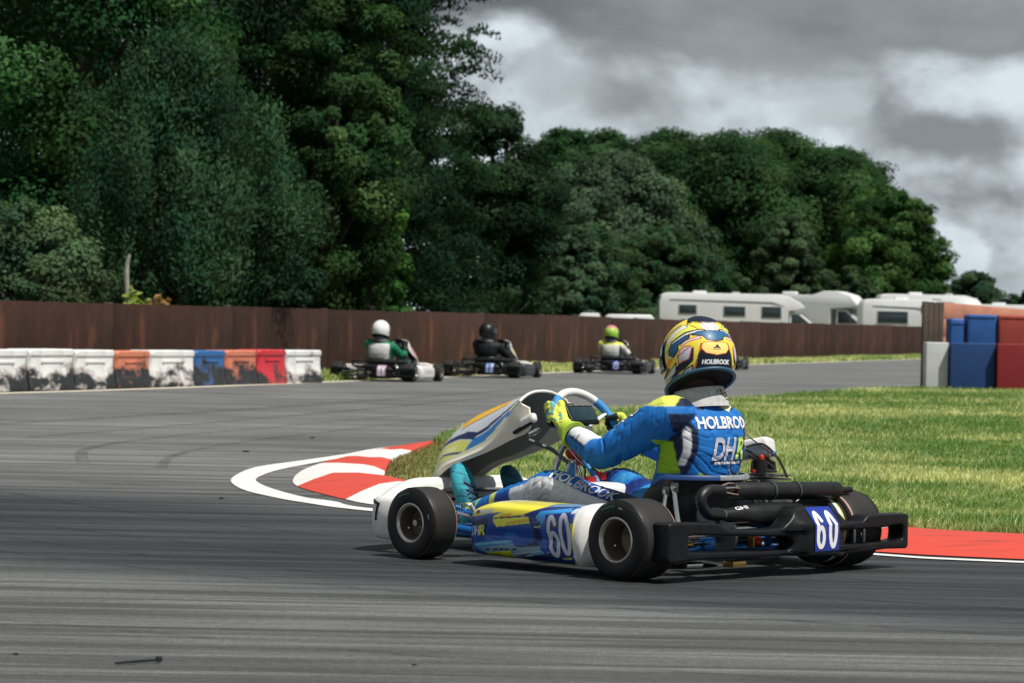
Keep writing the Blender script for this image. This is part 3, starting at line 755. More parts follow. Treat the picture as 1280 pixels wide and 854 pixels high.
def scuffed(name, col, dirt=.42):
    """moulded plastic with black tyre scuffs rubbed in low down on its face"""
    m = bpy.data.materials.new(name); m.use_nodes = True; nt = m.node_tree; N = nt.nodes; L = nt.links; b = N['Principled BSDF']; b.inputs['Roughness'].default_value = .5
    tc = N.new('ShaderNodeTexCoord'); oi = N.new('ShaderNodeObjectInfo')
    ad = N.new('ShaderNodeVectorMath'); ad.operation = 'ADD'; sc = N.new('ShaderNodeVectorMath'); sc.operation = 'SCALE'; sc.inputs['Scale'].default_value = 31.0
    cx = N.new('ShaderNodeCombineXYZ'); L.new(oi.outputs['Random'], cx.inputs[0]); L.new(oi.outputs['Random'], cx.inputs[1]); L.new(cx.outputs[0], sc.inputs[0])
    L.new(tc.outputs['Object'], ad.inputs[0]); L.new(sc.outputs[0], ad.inputs[1])
    mp = N.new('ShaderNodeMapping'); mp.inputs['Scale'].default_value = (1.0, 1.0, 1.7); L.new(ad.outputs[0], mp.inputs[0])
    n = N.new('ShaderNodeTexNoise'); n.inputs['Scale'].default_value = 2.6; n.inputs['Detail'].default_value = 6; n.inputs['Roughness'].default_value = .6; L.new(mp.outputs[0], n.inputs['Vector'])
    sp = N.new('ShaderNodeSeparateXYZ'); L.new(tc.outputs['Object'], sp.inputs[0])
    h = N.new('ShaderNodeMapRange'); L.new(sp.outputs['Z'], h.inputs[0]); h.inputs[1].default_value = .46; h.inputs[2].default_value = .10; h.inputs[3].default_value = 0; h.inputs[4].default_value = .36
    s = N.new('ShaderNodeMath'); s.operation = 'ADD'; L.new(n.outputs['Fac'], s.inputs[0]); L.new(h.outputs[0], s.inputs[1])
    r_ = N.new('ShaderNodeValToRGB'); e = r_.color_ramp.elements; th = .92 - .26 * dirt; e[0].position = th - .14; e[0].color = (*col, 1); e[1].position = th + .03; e[1].color = (.022, .024, .026, 1)
    q = e.new(th - .06); q.color = (col[0] * .6 + .03, col[1] * .55 + .02, col[2] * .55 + .02, 1)
    L.new(s.outputs[0], r_.inputs[0]); L.new(r_.outputs[0], b.inputs['Base Color'])
    return m
S_WH, S_SA, S_BL, S_RE = scuffed('scuffed_white_plastic', (.76, .77, .76)), scuffed('scuffed_salmon_plastic', (.60, .20, .12), .7), scuffed('scuffed_blue_plastic', (.022, .13, .36), .55), scuffed('scuffed_red_plastic', (.56, .03, .045), .2)

def barrier_mesh(L_, W, H_, m):
    """hollow moulded road barrier: battered sides, stepped top, moulded grooves and fork slots"""
    mb = MB()
    prof = [(-W / 2, 0), (-W / 2, .07), (-W * .47, .09), (-W * .40, H_ * .55), (-W * .40, H_ * .82), (-W * .44, H_ * .86), (-W * .44, H_ * .97), (-W * .40, H_), (W * .40, H_), (W * .44, H_ * .97), (W * .44, H_ * .86), (W * .40, H_ * .82), (W * .40, H_ * .55), (W * .47, .09), (W / 2, .07), (W / 2, 0)]
    secs = []
    for x, s in ((-L_ / 2, .80), (-L_ / 2 + .02, .93), (-L_ / 2 + .06, 1.0), (-L_ * .28, 1), (-L_ * .27, .965), (-L_ * .21, .965), (-L_ * .20, 1), (L_ * .20, 1), (L_ * .21, .965), (L_ * .27, .965), (L_ * .28, 1), (L_ / 2 - .06, 1), (L_ / 2 - .02, .93), (L_ / 2, .80)):
        secs.append([(x, y * s, z * (1 - .18 * max(0, 1 - s)) if z > H_ * .5 else z) for y, z in prof])
    mb.loft(secs, m)
    # moulded horizontal rib and a lug at each end
    mb.box((0, -W * .405, H_ * .70), (L_ * .5, .02, .03), m, .006); mb.box((0, W * .405, H_ * .70), (L_ * .5, .02, .03), m, .006)
    return mb
def barriers():
    B = [(-5.93, 32.1), (-5.485, 33.24), (-5.11, 34.23), (-4.755, 35.17), (-4.433, 36.02), (-4.008, 37.14), (-3.69, 37.98), (-3.357, 38.86), (-3.03, 39.72), (-2.62, 40.80)]
    spec = [(S_WH, 'white barrier block at the left frame edge, black scuffs along its foot'), (S_WH, 'white barrier block with an arched black tyre mark'), (S_WH, 'white barrier block left of the first salmon one'),
            (S_SA, 'salmon barrier block between two white ones'), (S_WH, 'white barrier block between the salmon and the blue one'), (S_BL, 'only blue barrier block in the left row, scuffed at the foot'),
            (S_SA, 'salmon barrier block between the blue and the red one'), (S_RE, 'clean bright red barrier block near the right end of the left row'), (S_WH, 'white barrier block at the right end of the left row, black streak')]
    for i, (m, lab) in enumerate(spec):
        a, b = Vector((*B[i], 0)), Vector((*B[i + 1], 0)); L_ = (b - a).length - .05; c = (a + b) / 2; ang = math.atan2(b.y - a.y, b.x - a.x)
        nrm = Vector((-math.sin(ang), math.cos(ang), 0))
        o = barrier_mesh(L_, .42, .47 * random.uniform(.97, 1.03), m).build('barrier_block', smooth=35)
        o.location = c + nrm * .22; o.rotation_euler = (0, 0, ang + random.uniform(-.02, .02)); tag(o, lab, 'barrier', 'plastic barrier blocks along the left fence')
barriers()

PW, PB, PR = mat('white_barrier_plastic', (.60, .62, .62), .75, var=.1, scale=5), mat('blue_barrier_plastic', (.006, .046, .175), .65, var=.12, scale=5), mat('red_barrier_plastic', (.24, .013, .016), .65, var=.12, scale=5)
PBT = mat('blue_cover_plastic', (.018, .095, .32), .5, var=.12, scale=5); PRT = mat('faded_red_plastic', (.34, .05, .038), .55, var=.2, scale=4)
SALM = mat('rusty_salmon_board', (.80, .36, .24), .85, var=.3, scale=3, bump=.3)
def right_barriers():
    grp = 'upright barrier blocks at the right edge'
    for m, x0, x1, y, lab in ((PW, 6.20, 6.54, 43.35, 'narrow white upright barrier block at the end of the right row'), (PB, 6.545, 7.215, 43.2, 'dark blue upright barrier block between the white and the red one'), (PR, 7.22, 7.90, 43.05, 'dark red upright barrier block at the right frame edge'), (PW, 7.905, 8.6, 42.9, 'white upright barrier block beyond the dark red one')):
        w = x1 - x0; mb = MB(); mb.box((0, 0, .365), (w - .008, .40, .73), m, .015, seg=3)
        o = mb.build('barrier_block'); o.location = ((x0 + x1) / 2, y + .2, 0); o.rotation_euler = (0, 0, -.03); tag(o, lab, 'barrier', grp)
    g2 = 'blue and red blocks stacked behind the right barrier'
    for m, x0, x1, z0, z1, y, lab in ((PBT, 6.70, 6.93, 0, 1.10, 44.35, 'narrow blue block beside the wooden post'), (PBT, 6.96, 7.42, .60, 1.165, 44.30, 'upper blue block with bright top behind the dark blue barrier'), (PB, 6.96, 7.42, 0, .595, 44.34, 'lower blue block under the bright topped one'), (PRT, 7.43, 8.2, .60, 1.165, 44.25, 'upper faded red block behind the dark red barrier'), (PR, 7.43, 8.2, 0, .595, 44.28, 'lower red block under the faded red one')):
        mb = MB(); w = x1 - x0; h = z1 - z0; mb.box((0, 0, h / 2), (w, .42, h), m, .045, seg=3)
        mb.box((0, -.17, h * .93), (w * .9, .1, .05), m, .02)
        o = mb.build('stacked_block'); o.location = ((x0 + x1) / 2, y + .25, z0); tag(o, lab, 'block', g2)
    mb = MB()
    for j in range(4): mb.box((-.12 + .08 * j, random.uniform(-.008, .008), .68), (.077, .20, 1.36 - .012 * j), POSTW, .01)
    o = mb.build('timber_post'); o.location = (6.545, 45.15, 0); tag(o, 'thick grey wooden post of upright timbers beside the blue blocks', 'post')
    root = tag(empty('board_wall', (6.76, 45.35, 0)), 'rusty salmon board wall running right from the wooden post', 'wall')
    mb = MB()
    for j in range(5): mb.box((1.6, 0, .135 + .27 * j), (3.4, .045, .265), SALM, .006, rot=Euler((0, 0, 0)).to_matrix())
    o = mb.build('boards', root); o.rotation_euler = (0, .085 * .8, -.04)
    for x in (.2, 1.8, 3.1): mb = MB(); mb.box((x, .08, .6), (.1, .1, 1.2), POSTW, .008); mb.build('post', root)
right_barriers()

VW = mat('white_gelcoat', (.78, .79, .80), .35, var=.05, scale=1.5); VG = mat('tinted_window', (.03, .045, .055), .12, var=.2, scale=2); VT = mat('grey_stripe', (.20, .21, .23), .5)
VGY = mat('grey_trim', (.42, .43, .44), .5); TY = mat('road_tyre', (.02, .02, .02), .85)
def wheel_pair(root, xs, r, w, y0):
    for x in xs:
        for s in (-1, 1):
            mb = MB(); mb.lathe([(r * .55, -.5 * w), (r * .96, -.5 * w), (r, -.35 * w), (r, .35 * w), (r * .96, .5 * w), (r * .55, .5 * w)], TY, (x, s * y0, r), 'y', 24)
            mb.lathe([(.01, -.2 * w), (r * .5, -.35 * w), (r * .56, -.45 * w), (r * .56, .45 * w), (r * .5, .35 * w), (.01, .2 * w)], VGY, (x, s * y0, r), 'y', 20); mb.build('wheel', root)
def motorhome(label, X, Y, rz, L_, H_, kind, wins, stripe=True):
    """coach-built body: rear at -x, cab at +x, near side at -y"""
    root = tag(empty('motorhome', (X, Y, 0), rz), label, 'motorhome', 'white motorhomes parked behind the fence'); W = 2.25
    z0 = .45; cab = L_ * .5
    if kind == 'coach':      # long low-profile body, rounded nose over the cab
        pr = [(-cab, z0), (-cab - .02, H_ - .45), (-cab + .10, H_ - .12), (-cab + .38, H_), (cab - 2.0, H_), (cab - 1.35, H_ - .10), (cab - .75, H_ - .42), (cab - .50, H_ - .68), (cab - .95, H_ - .84), (cab - 1.35, H_ - .88), (cab - 1.4, z0)]
    elif kind == 'overcab':
        pr = [(-cab, z0), (-cab, H_ - .35), (-cab + .18, H_ - .10), (-cab + 1.1, H_ - .05), (cab - 2.6, H_ - .06), (cab - 2.0, H_ + .16), (cab - 1.3, H_ + .17), (cab - .55, H_ - .05), (cab - .15, H_ - .50), (cab - .20, H_ - .66), (cab - .6, H_ - .74), (cab - 1.6, H_ - .80), (cab - 1.65, z0)]
    else:
        pr = [(-cab, z0), (-cab, H_ - .3), (-cab + .15, H_ - .06), (-cab + .5, H_), (cab - 1.5, H_ - .02), (cab - .85, H_ - .2), (cab - .45, H_ - .62), (cab - .42, H_ - .95), (cab - .9, H_ - 1.08), (cab - 1.0, z0)]
    mb = MB(); mb.prism([(x, -W / 2, z) for x, z in pr], (0, W, 0), VW, .07); mb.build('body', root, smooth=50)
    cz = H_ - (.78 if kind == 'overcab' else .90)
    mb = MB(); mb.prism([(x, -W / 2 + .12, z) for x, z in [(cab - 1.35, z0), (cab - 1.3, cz), (cab - .75, cz - .05), (cab + .05, cz - .65), (cab + .65, cz - .85), (cab + .72, z0)]], (0, W - .24, 0), VW, .06); mb.build('cab', root, smooth=50)
    mb = MB(); mb.prism([(cab - .68, -W / 2 + .2, cz - .08), (cab + .06, -W / 2 + .2, cz - .70), (cab + .09, -W / 2 + .2, cz - .66), (cab - .62, -W / 2 + .2, cz - .05)], (0, W - .4, 0), VG); mb.build('windscreen', root)
    mb = MB(); mb.prism([(x, -W / 2 + .095, z) for x, z in [(cab - 1.2, cz - .75), (cab - 1.2, cz - .12), (cab - .8, cz - .14), (cab - .15, cz - .68), (cab - .15, cz - .75)]], (0, .02, 0), VG, .005); mb.build('cab_window', root)
    for (x, z, w, h) in wins:
        mb = MB(); mb.box((x, -W / 2 - .012, z), (w, .035, h), VGY, .012); fr = mb.build('window', root)
        mb = MB(); mb.box((x, -W / 2 - .034, z), (w - .08, .02, h - .08), VG, .008); mb.build('pane', fr)
    if stripe:
        mb = MB(); mb.prism([(x, -W / 2 - .006, z) for x, z in [(-cab + .5, H_ - .34), (cab - 2.2, H_ - .40), (cab - 1.55, H_ - .62), (cab - 1.75, H_ - .62), (cab - 2.3, H_ - .52), (-cab + .5, H_ - .42)]], (0, .012, 0), VT); mb.build('stripe', root)
    mb = MB(); mb.box((-cab + 2.1, 0, H_ + .05), (.7, .7, .14), VW, .04); mb.build('roof_hatch', root)
    mb = MB(); mb.box((-cab + 4.0, .3, H_ + .04), (.4, .4, .12), VGY, .03); mb.build('roof_vent', root)
    mb = MB(); mb.box((-.2, 0, .38), (L_ - 1.2, W - .3, .18), VGY, .03); mb.build('chassis', root)
    wheel_pair(root, (-cab + 1.7, cab - .35), .34, .22, W / 2 - .15)
    return root
# distances of about 150 m
motorhome('long white motorhome with three side windows and rounded nose, leftmost of the row', 11.55, 150, 0, 8.0, 2.72, 'coach', [(-2.55, 1.88, .95, .5), (-.15, 1.82, 1.15, .55), (1.75, 1.80, 1.05, .62)])
motorhome('white campervan with a bulging sleeping pod over its dark cab', 15.9, 156, -.35, 6.2, 2.86, 'overcab', [(-.9, 1.9, .9, .5)], False)
motorhome('white motorhome with a wide dark window and small arched front window', 20.35, 149, 0, 5.0, 2.58, 'round', [(-.95, 1.66, 1.6, .66), (.85, 2.12, .75, .36)])
motorhome('white motorhome showing only its high roof over the one beside the post', 23.2, 160, 0, 6.2, 3.0, 'round', [(-1.2, 2.0, 1.0, .5)])
motorhome('long white motorhome roof behind the salmon board wall at the right edge', 28.6, 158, -.05, 8.4, 2.5, 'coach', [(-1.0, 1.9, 1.0, .5), (1.4, 1.9, .9, .4)])
def parked_van(label, X, Y, L_, H_):
    root = tag(empty('parked_van', (X, Y, 0)), label, 'van', 'white vans behind the fence'); W = 1.7; c = L_ / 2
    mb = MB(); mb.prism([(x, -W / 2, z) for x, z in [(-c, .3), (-c, H_ - .1), (-c + .1, H_), (c * .3, H_), (c * .62, H_ * .68), (c, H_ * .55), (c, .3)]], (0, W, 0), VW, .05); mb.build('body', root, smooth=50)
    mb = MB(); mb.box((-.3 * c, -W / 2 - .006, H_ * .78), (c * .9, .02, H_ * .22), VG, .006); mb.build('window', root)
    wheel_pair(root, (-c * .6, c * .6), .29, .2, W / 2 - .12)
parked_van('white van roof just showing over the fence, left of the longer one', 2.58, 92, .95, 1.30)
parked_van('longer white van roof just showing over the fence left of the motorhomes', 4.25, 97, 2.3, 1.30)
# ------------------------------------------------------------------ race karts (kart frame: x forward, y left, z up, origin under the rear axle)
RUB = mat('racing_rubber', (.0085, .0095, .010), .42, var=.3, scale=14, bump=.06, bscale=200, spec=.32)
RUBS = mat('scrubbed_tread', (.021, .0205, .020), .60, var=.22, scale=7, bump=.12, bscale=260, spec=.35)
PINK = mat('tyre_ring_paint', (.42, .24, .20), .6)
TGRN = mat('tyre_marking_green', (.05, .16, .09), .6)
MARK = mat('white_tyre_mark', (.62, .63, .62), .6)
RIMM = mat('cast_rim_metal', (.60, .55, .49), .33, .95, var=.15, scale=10)
RIMD = mat('rim_well_metal', (.20, .165, .12), .40, .5, var=.3, scale=9)
CHROME = mat('chrome_tube', (.72, .71, .68), .16, 1.0, var=.06)
STEEL = mat('dark_steel', (.16, .165, .17), .4, .8, var=.15)
BRASS = mat('brass_fitting', (.50, .34, .10), .35, .9)
BLKP = mat('black_moulded_plastic', (.0055, .0068, .008), .40, var=.5, scale=16, bump=.10, bscale=160, spec=.30)
BLKM = mat('heat_black_metal', (.010, .011, .012), .45, .2, var=.3, scale=15, bump=.15, bscale=90)
WHTP = mat('white_moulded_plastic', (.74, .735, .71), .38, var=.06, scale=7, bump=.05, bscale=60)
CREAM = mat('cream_plastic_inside', (.74, .68, .58), .5, var=.08, scale=6)
BLUA = mat('blue_anodised', (.02, .16, .50), .32, .55)
BLUS = mat('blue_grip', (.035, .25, .58), .55, var=.1, scale=20)
REDA = mat('red_anodised', (.50, .03, .02), .35, .35)
GRPB = mat('black_seat_shell', (.012, .013, .014), .3, var=.2, scale=10)
CARB = mat('silver_weave', (.34, .36, .38), .4, .4, var=.35, scale=70)
CABL = mat('black_cable', (.012, .012, .012), .6)
SCRN = mat('dark_display_glass', (.015, .045, .055), .1, var=.3, scale=9)
PAINT = mat('painted_graphics', None, .30, attr='paint', var=.03, scale=5, coat=.35)

def kart_palette(**k):
    p = dict(bumper=WHTP, pod=None, fairing=None, rear=BLKP, seat=GRPB, frame=BLUA, plate=(26, 52, 150), num=(235, 240, 248), number='60')
    p.update(k); return p

def make_wheel(parent, y, x, r, w, rl, fine):
    s = 1 if y > 0 else -1
    e = empty('wheel', (x, y, r), 0, parent); h = w / 2
    t = MB(); n = 64 if fine else 28
    t.lathe([(rl, s * h * .93), (rl * 1.25, s * h * .99), (r * .86, s * h * .97), (r * .93, s * h * .92), (r * .965, s * h * .845)], RUB, axis='y', n=n, cap=False)
    t.lathe([(r * .965, s * h * .845), (r * .99, s * h * .72), (r, s * h * .5), (r, -s * h * .5), (r * .99, -s * h * .72), (r * .965, -s * h * .845)], RUBS, axis='y', n=n, cap=False)
    t.lathe([(r * .965, -s * h * .845), (r * .93, -s * h * .92), (r * .86, -s * h * .97), (rl * 1.25, -s * h * .99), (rl, -s * h * .93)], RUB, axis='y', n=n, cap=False)
    if fine:
        for q, c, ww in ((.967, PINK, .004), (.978, RUB, .003)):
            t.lathe([(r * q, s * (h * .845 + .002)), (r * (q + .006), s * (h * .835 + .0015)), (r * (q + .012), s * h * .795)], c, axis='y', n=n, cap=False)
        for sg in (-1,):
            t.lathe([(r * .967, sg * s * (h * .845 + .002)), (r * .985, sg * s * h * .795)], PINK, axis='y', n=n, cap=False)
        # moulded marks on the sidewall: a pale dash and a green maker's arc
        for (a0, a1, ra, rb, mm) in ((.06 * PI, .115 * PI, .80, .825, MARK) if r < .135 else (.40 * PI, .455 * PI, .79, .815, MARK), (.50 * PI, .68 * PI, .80, .85, TGRN)):
            vs, fs = [], []
            for k in range(9):
                a = PI - (a0 + (a1 - a0) * k / 8) if False else a0 + (a1 - a0) * k / 8
                for q in (ra, rb): vs.append((-r * q * math.cos(a), s * (h * .982 + .003), r * q * math.sin(a)))
            for k in range(8): fs.append((2 * k, 2 * k + 1, 2 * k + 3, 2 * k + 2))
            t.add(vs, fs, mm)
    t.build('tyre', e, smooth=35)
    m = MB()
    m.lathe([(rl * .90, s * h * .86), (rl * .97, s * h * .965), (rl * 1.02, s * h * .985), (rl * 1.08, s * h * .96), (rl * 1.0, s * h * .90), (rl * .985, -s * h * .93), (rl * 1.06, -s * h * .97), (rl * .96, -s * h * .97), (rl * .9, -s * h * .9), (rl * .9, s * h * .86)], RIMM, axis='y', n=n, cap=False)
    m.lathe([(rl * .90, s * h * .85), (rl * .86, s * h * .5), (rl * .80, -s * h * .05), (rl * .50, -s * h * .12), (rl * .34, -s * h * .05), (rl * .30, s * h * .12), (.002, s * h * .12)], RIMD, axis='y', n=n, cap=False)
    if fine:
        for k in range(3):
            a = 2 * PI * k / 3 + .5; m.lathe([(.002, s * h * .05), (.006, s * h * .05), (.006, -s * h * .1)], CHROME, (math.cos(a) * rl * .58, 0, math.sin(a) * rl * .58), 'y', 8)
        m.tube([(rl * .70, s * h * .35, -rl * .35), (rl * .62, s * h * .45, -rl * .31)], .003, CHROME, 6)
    m.build('rim', e, smooth=35)
    return e


def digit(c, ch, cx, cy, w, h, t, col, ax, ay, grow=0.0):
    """a tall rounded numeral drawn with a broad pen"""
    ax, ay = np.array(ax), np.array(ay); tw = t + grow
    def ring(x, y, rx, ry, a0, a1, n=40): return [(x + rx * math.cos(R(a0 + (a1 - a0) * k / n)), y + ry * math.sin(R(a0 + (a1 - a0) * k / n))) for k in range(n + 1)]
    a, b = (w - t) / 2, (h - t) / 2
    S = {'0': [ring(0, 0, a, b, 0, 360)], '6': [ring(0, -b * .42, a, b * .58, 0, 360), ring(.0, 0, a, b, 38, 200)], '3': [ring(0, b * .48, a, b * .52, 150, -90), ring(0, -b * .48, a, b * .52, 90, -150)],
         '4': [[(a * .4, -b), (a * .4, b), (-a, -b * .3), (a, -b * .3)]], '1': [[(0, -b), (0, b), (-a * .6, b * .6)]], '7': [[(-a, b), (a, b), (-a * .3, -b)]], '8': [ring(0, b * .5, a * .9, b * .5, 0, 360), ring(0, -b * .5, a, b * .5, 0, 360)], '5': [[(a, b), (-a, b), (-a, b * .1)], ring(0, -b * .35, a, b * .62, 130, -150)]}[ch]
    for st in S:
        P = [np.array((cx, cy)) + ax * p[0] + ay * p[1] for p in st]
        c.line(P, tw, col)
        for p in P[::2]: c.poly([p + (ax * math.cos(2 * PI * k / 14) + ay * math.sin(2 * PI * k / 14)) * tw / 2 for k in range(14)], col)

# ---- left pod artwork, drawn on the (x, z) plane; D() turns design units into metres
def D(u, v): return (.8132 - .0005597 * u - .0000129 * v, .2667 + .000034 * u - .0003885 * v)
def pod_canvas():
    c = Canvas(.10, .0, .86, .30, .0011, (24, 78, 160))
    def P(pts, col): c.poly([D(*p) for p in pts], col)
    P([(60, 100), (640, 100), (760, 165), (590, 235), (560, 250), (330, 250), (100, 255)], (232, 222, 70))       # yellow top band
    P([(60, 60), (1250, 60), (1250, 122), (60, 128)], (222, 220, 170))
    P([(150, 190), (330, 178), (320, 222), (170, 228)], (190, 190, 170)); P([(165, 195), (200, 190), (196, 225), (165, 228)], (90, 25, 40))
    P([(100, 256), (330, 218), (430, 205), (330, 290), (360, 345), (560, 420), (420, 470), (120, 490), (80, 400)], (22, 70, 158))
    P([(330, 245), (500, 170), (740, 160), (640, 240), (570, 252), (440, 262), (330, 300)], (240, 226, 60))
    P([(390, 232), (500, 215), (480, 250), (380, 265)], (226, 178, 40))
    P([(330, 262), (600, 236), (560, 262), (345, 282)], (30, 38, 58))
    P([(760, 90), (1100, 90), (1100, 175), (760, 165)], (120, 170, 214)); P([(325, 290), (345, 272), (640, 255), (655, 310), (360, 345)], (246, 238, 72)); P([(450, 305), (640, 262), (650, 300), (440, 328)], (224, 190, 50))
    P([(590, 235), (760, 165), (960, 175), (800, 235), (770, 320), (720, 345), (660, 310), (640, 255)], (12, 34, 104))
    P([(705, 255), (740, 205), (960, 180), (1010, 210), (800, 240), (760, 330)], (52, 150, 222)); P([(760, 330), (800, 240), (860, 225), (800, 330), (820, 420)], (30, 100, 190))
    P([(660, 310), (720, 345), (780, 400), (760, 470), (680, 480), (690, 380)], (12, 28, 84))
    P([(420, 390), (560, 345), (660, 330), (690, 380), (680, 470), (540, 500), (500, 470)], (20, 74, 165)); P([(410, 400), (520, 395), (540, 440), (430, 450)], (36, 112, 200))
    P([(690, 340), (780, 335), (780, 345), (700, 350)], (200, 210, 170)); P([(680, 300), (720, 292), (760, 296), (700, 306)], (60, 110, 190))
    P([(130, 490), (480, 462), (520, 520), (250, 560), (190, 580)], (70, 142, 190)); P([(140, 500), (470, 468), (480, 482), (150, 520)], (120, 190, 215))
    P([(225, 535), (480, 500), (540, 530), (740, 515), (740, 560), (460, 580), (215, 590)], (140, 165, 185))
    P([(520, 525), (690, 490), (560, 500), (700, 480), (750, 520)], (12, 22, 60))
    for u in (260, 330, 388, 440, 505): P([(u - 24, 545), (u + 22, 540), (u + 22, 556), (u - 24, 562)], (22, 34, 66))
    P([(215, 585), (465, 560), (470, 625), (330, 625)], (214, 222, 40)); P([(280, 590), (365, 580), (360, 618), (300, 618)], (206, 168, 40))
    P([(470, 585), (745, 555), (840, 570), (640, 610), (470, 622)], (176, 190, 206)); P([(480, 610), (640, 580), (660, 585), (560, 612)], (60, 80, 110)); P([(660, 585), (760, 565), (740, 590), (650, 605)], (70, 160, 190))
    P([(640, 615), (840, 575), (860, 625), (760, 640), (560, 640)], (18, 34, 84)); P([(920, 628), (1000, 618), (1000, 636), (920, 640)], (220, 214, 60))
    P([(750, 330), (800, 300), (800, 610), (745, 560)], (26, 84, 172))
    # lettering
    P([(112, 340), (120, 300), (280, 255), (285, 300), (250, 420), (210, 440)], (12, 30, 84))
    axx = np.array(D(1, -.10)) - np.array(D(0, 0)); axx = axx / np.hypot(*axx); ayy = np.array(D(.10, -1)) - np.array(D(0, 0)); ayy = ayy / np.hypot(*ayy)
    [(c.text('DH', (D(160, 378)[0] + q, D(160, 378)[1], .050, .034), (196, 206, 226), .01, .15, axx, ayy), c.text('R', (D(226, 372)[0] + q, D(226, 372)[1], .026, .036), (214, 232, 80), .01, .15, axx, ayy)) for q in (-.0012, .0012)]
    P([(790, 235), (1003, 212), (1035, 610), (880, 625), (800, 560)], (24, 44, 140))
    for (cu, cv, t) in ((858, 428, '6'), (962, 412, '0')):
        ay2 = np.array(D(0, -1)) - np.array(D(0, 0)); ay2 = ay2 / np.hypot(*ay2) + axx * -.16; ay2 /= np.hypot(*ay2)
        digit(c, t, *D(cu + 4, cv + 4), .056, .150, .0165, (10, 16, 60), axx, ay2, .007)
        digit(c, t, *D(cu, cv), .056, .150, .0165, (206, 212, 232), axx, ay2)
    P([(1005, 210), (1060, 200), (1060, 300), (1008, 305)], (40, 90, 170)); P([(1005, 315), (1050, 310), (1060, 600), (1030, 600)], (222, 206, 70)); P([(1000, 180), (1060, 170), (1060, 215), (1004, 232)], (200, 212, 222))
    return c

POD_SEC = [(.42, .055), (.50, .036), (.585, .034), (.628, .044), (.648, .066), (.656, .110), (.656, .160), (.652, .198), (.640, .216), (.605, .227), (.52, .230), (.42, .224)]
def pod(parent, s, pal, fine):
    nx, ns = (230, 150) if fine else (26, 24)
    sec, _ = catmull([Vector((a, b, 0)) for a, b in POD_SEC], [0] * len(POD_SEC), 24)
    idx = np.linspace(0, len(sec) - 1, ns); sec = np.array([[sec[int(i)].x, sec[int(i)].y] for i in idx])
    V = []; xs = np.linspace(.785, .232, nx)
    for x in xs:
        t = np.clip((x - .64) / .145, 0, 1)          # the nose tucks in and down
        yin = 1 - .24 * t ** 4.5 - .06 * t; zt = 1 - .20 * t ** 1.5 + .02 * (1 - t)
        y = .42 + (sec[:, 0] - .42) * (yin + .06 * t); z = .04 + (sec[:, 1] - .04) * zt
        if t > .93: y = .42 + (y - .42) * (1 - ((t - .93) / .07) ** 2 * .8)
        # a shallow pressed step along the flank
        y = y - .010 * np.exp(-((z - .115) / .02) ** 2) * np.clip((x - .25) / .1, 0, 1) * np.clip((.7 - x) / .1, 0, 1)
        V.append(np.stack([np.full(ns, x), s * y, z], 1))
    V = np.concatenate(V); F = []
    for i in range(nx - 1):
        for k in range(ns - 1): a = i * ns + k; F.append((a, a + 1, a + ns + 1, a + ns))
    for i in range(nx - 1): F.append((i * ns, (i + 1) * ns, (i + 1) * ns + ns - 1, i * ns + ns - 1))
    F.append(tuple(range(ns))); F.append(tuple(range((nx - 1) * ns + ns - 1, (nx - 1) * ns - 1, -1)))
    mb = MB()
    if fine:
        col = CAN_POD.at(V[:, 0] - .0, V[:, 2]); mb.add(V, F, PAINT, col)
    else:
        mb.add(V, F, pal['pod'] or WHTP)
    o = mb.build('side_pod', parent, smooth=50, paint=fine)
    # moulded white tail of the pod with its scooped recess in front of the rear wheel
    mb = MB(); secs = []
    for x, dy, zt, zb in ((.245, 0, .243, .036), (.215, .004, .247, .03), (.20, -.006, .246, .030), (.188, -.030, .244, .034), (.165, -.032, .243, .036), (.148, -.012, .243, .034), (.135, -.008, .240, .04), (.128, -.02, .232, .05)):
        r_ = []
        for a, b in [(.40, zb + .01), (.56, zb - .004), (.622, zb), (.646, zb + .03), (.655, .12), (.650, .165), (.632, .21), (.60, zt - .008), (.55, zt), (.40, zt)]:
            r_.append((x, s * (a + (dy if a > .59 else 0)), b))
        secs.append(r_)
    mb.loft(secs, WHTP if fine else (pal['pod'] or WHTP)); mb.build('pod_tail', o, smooth=50)
    return o

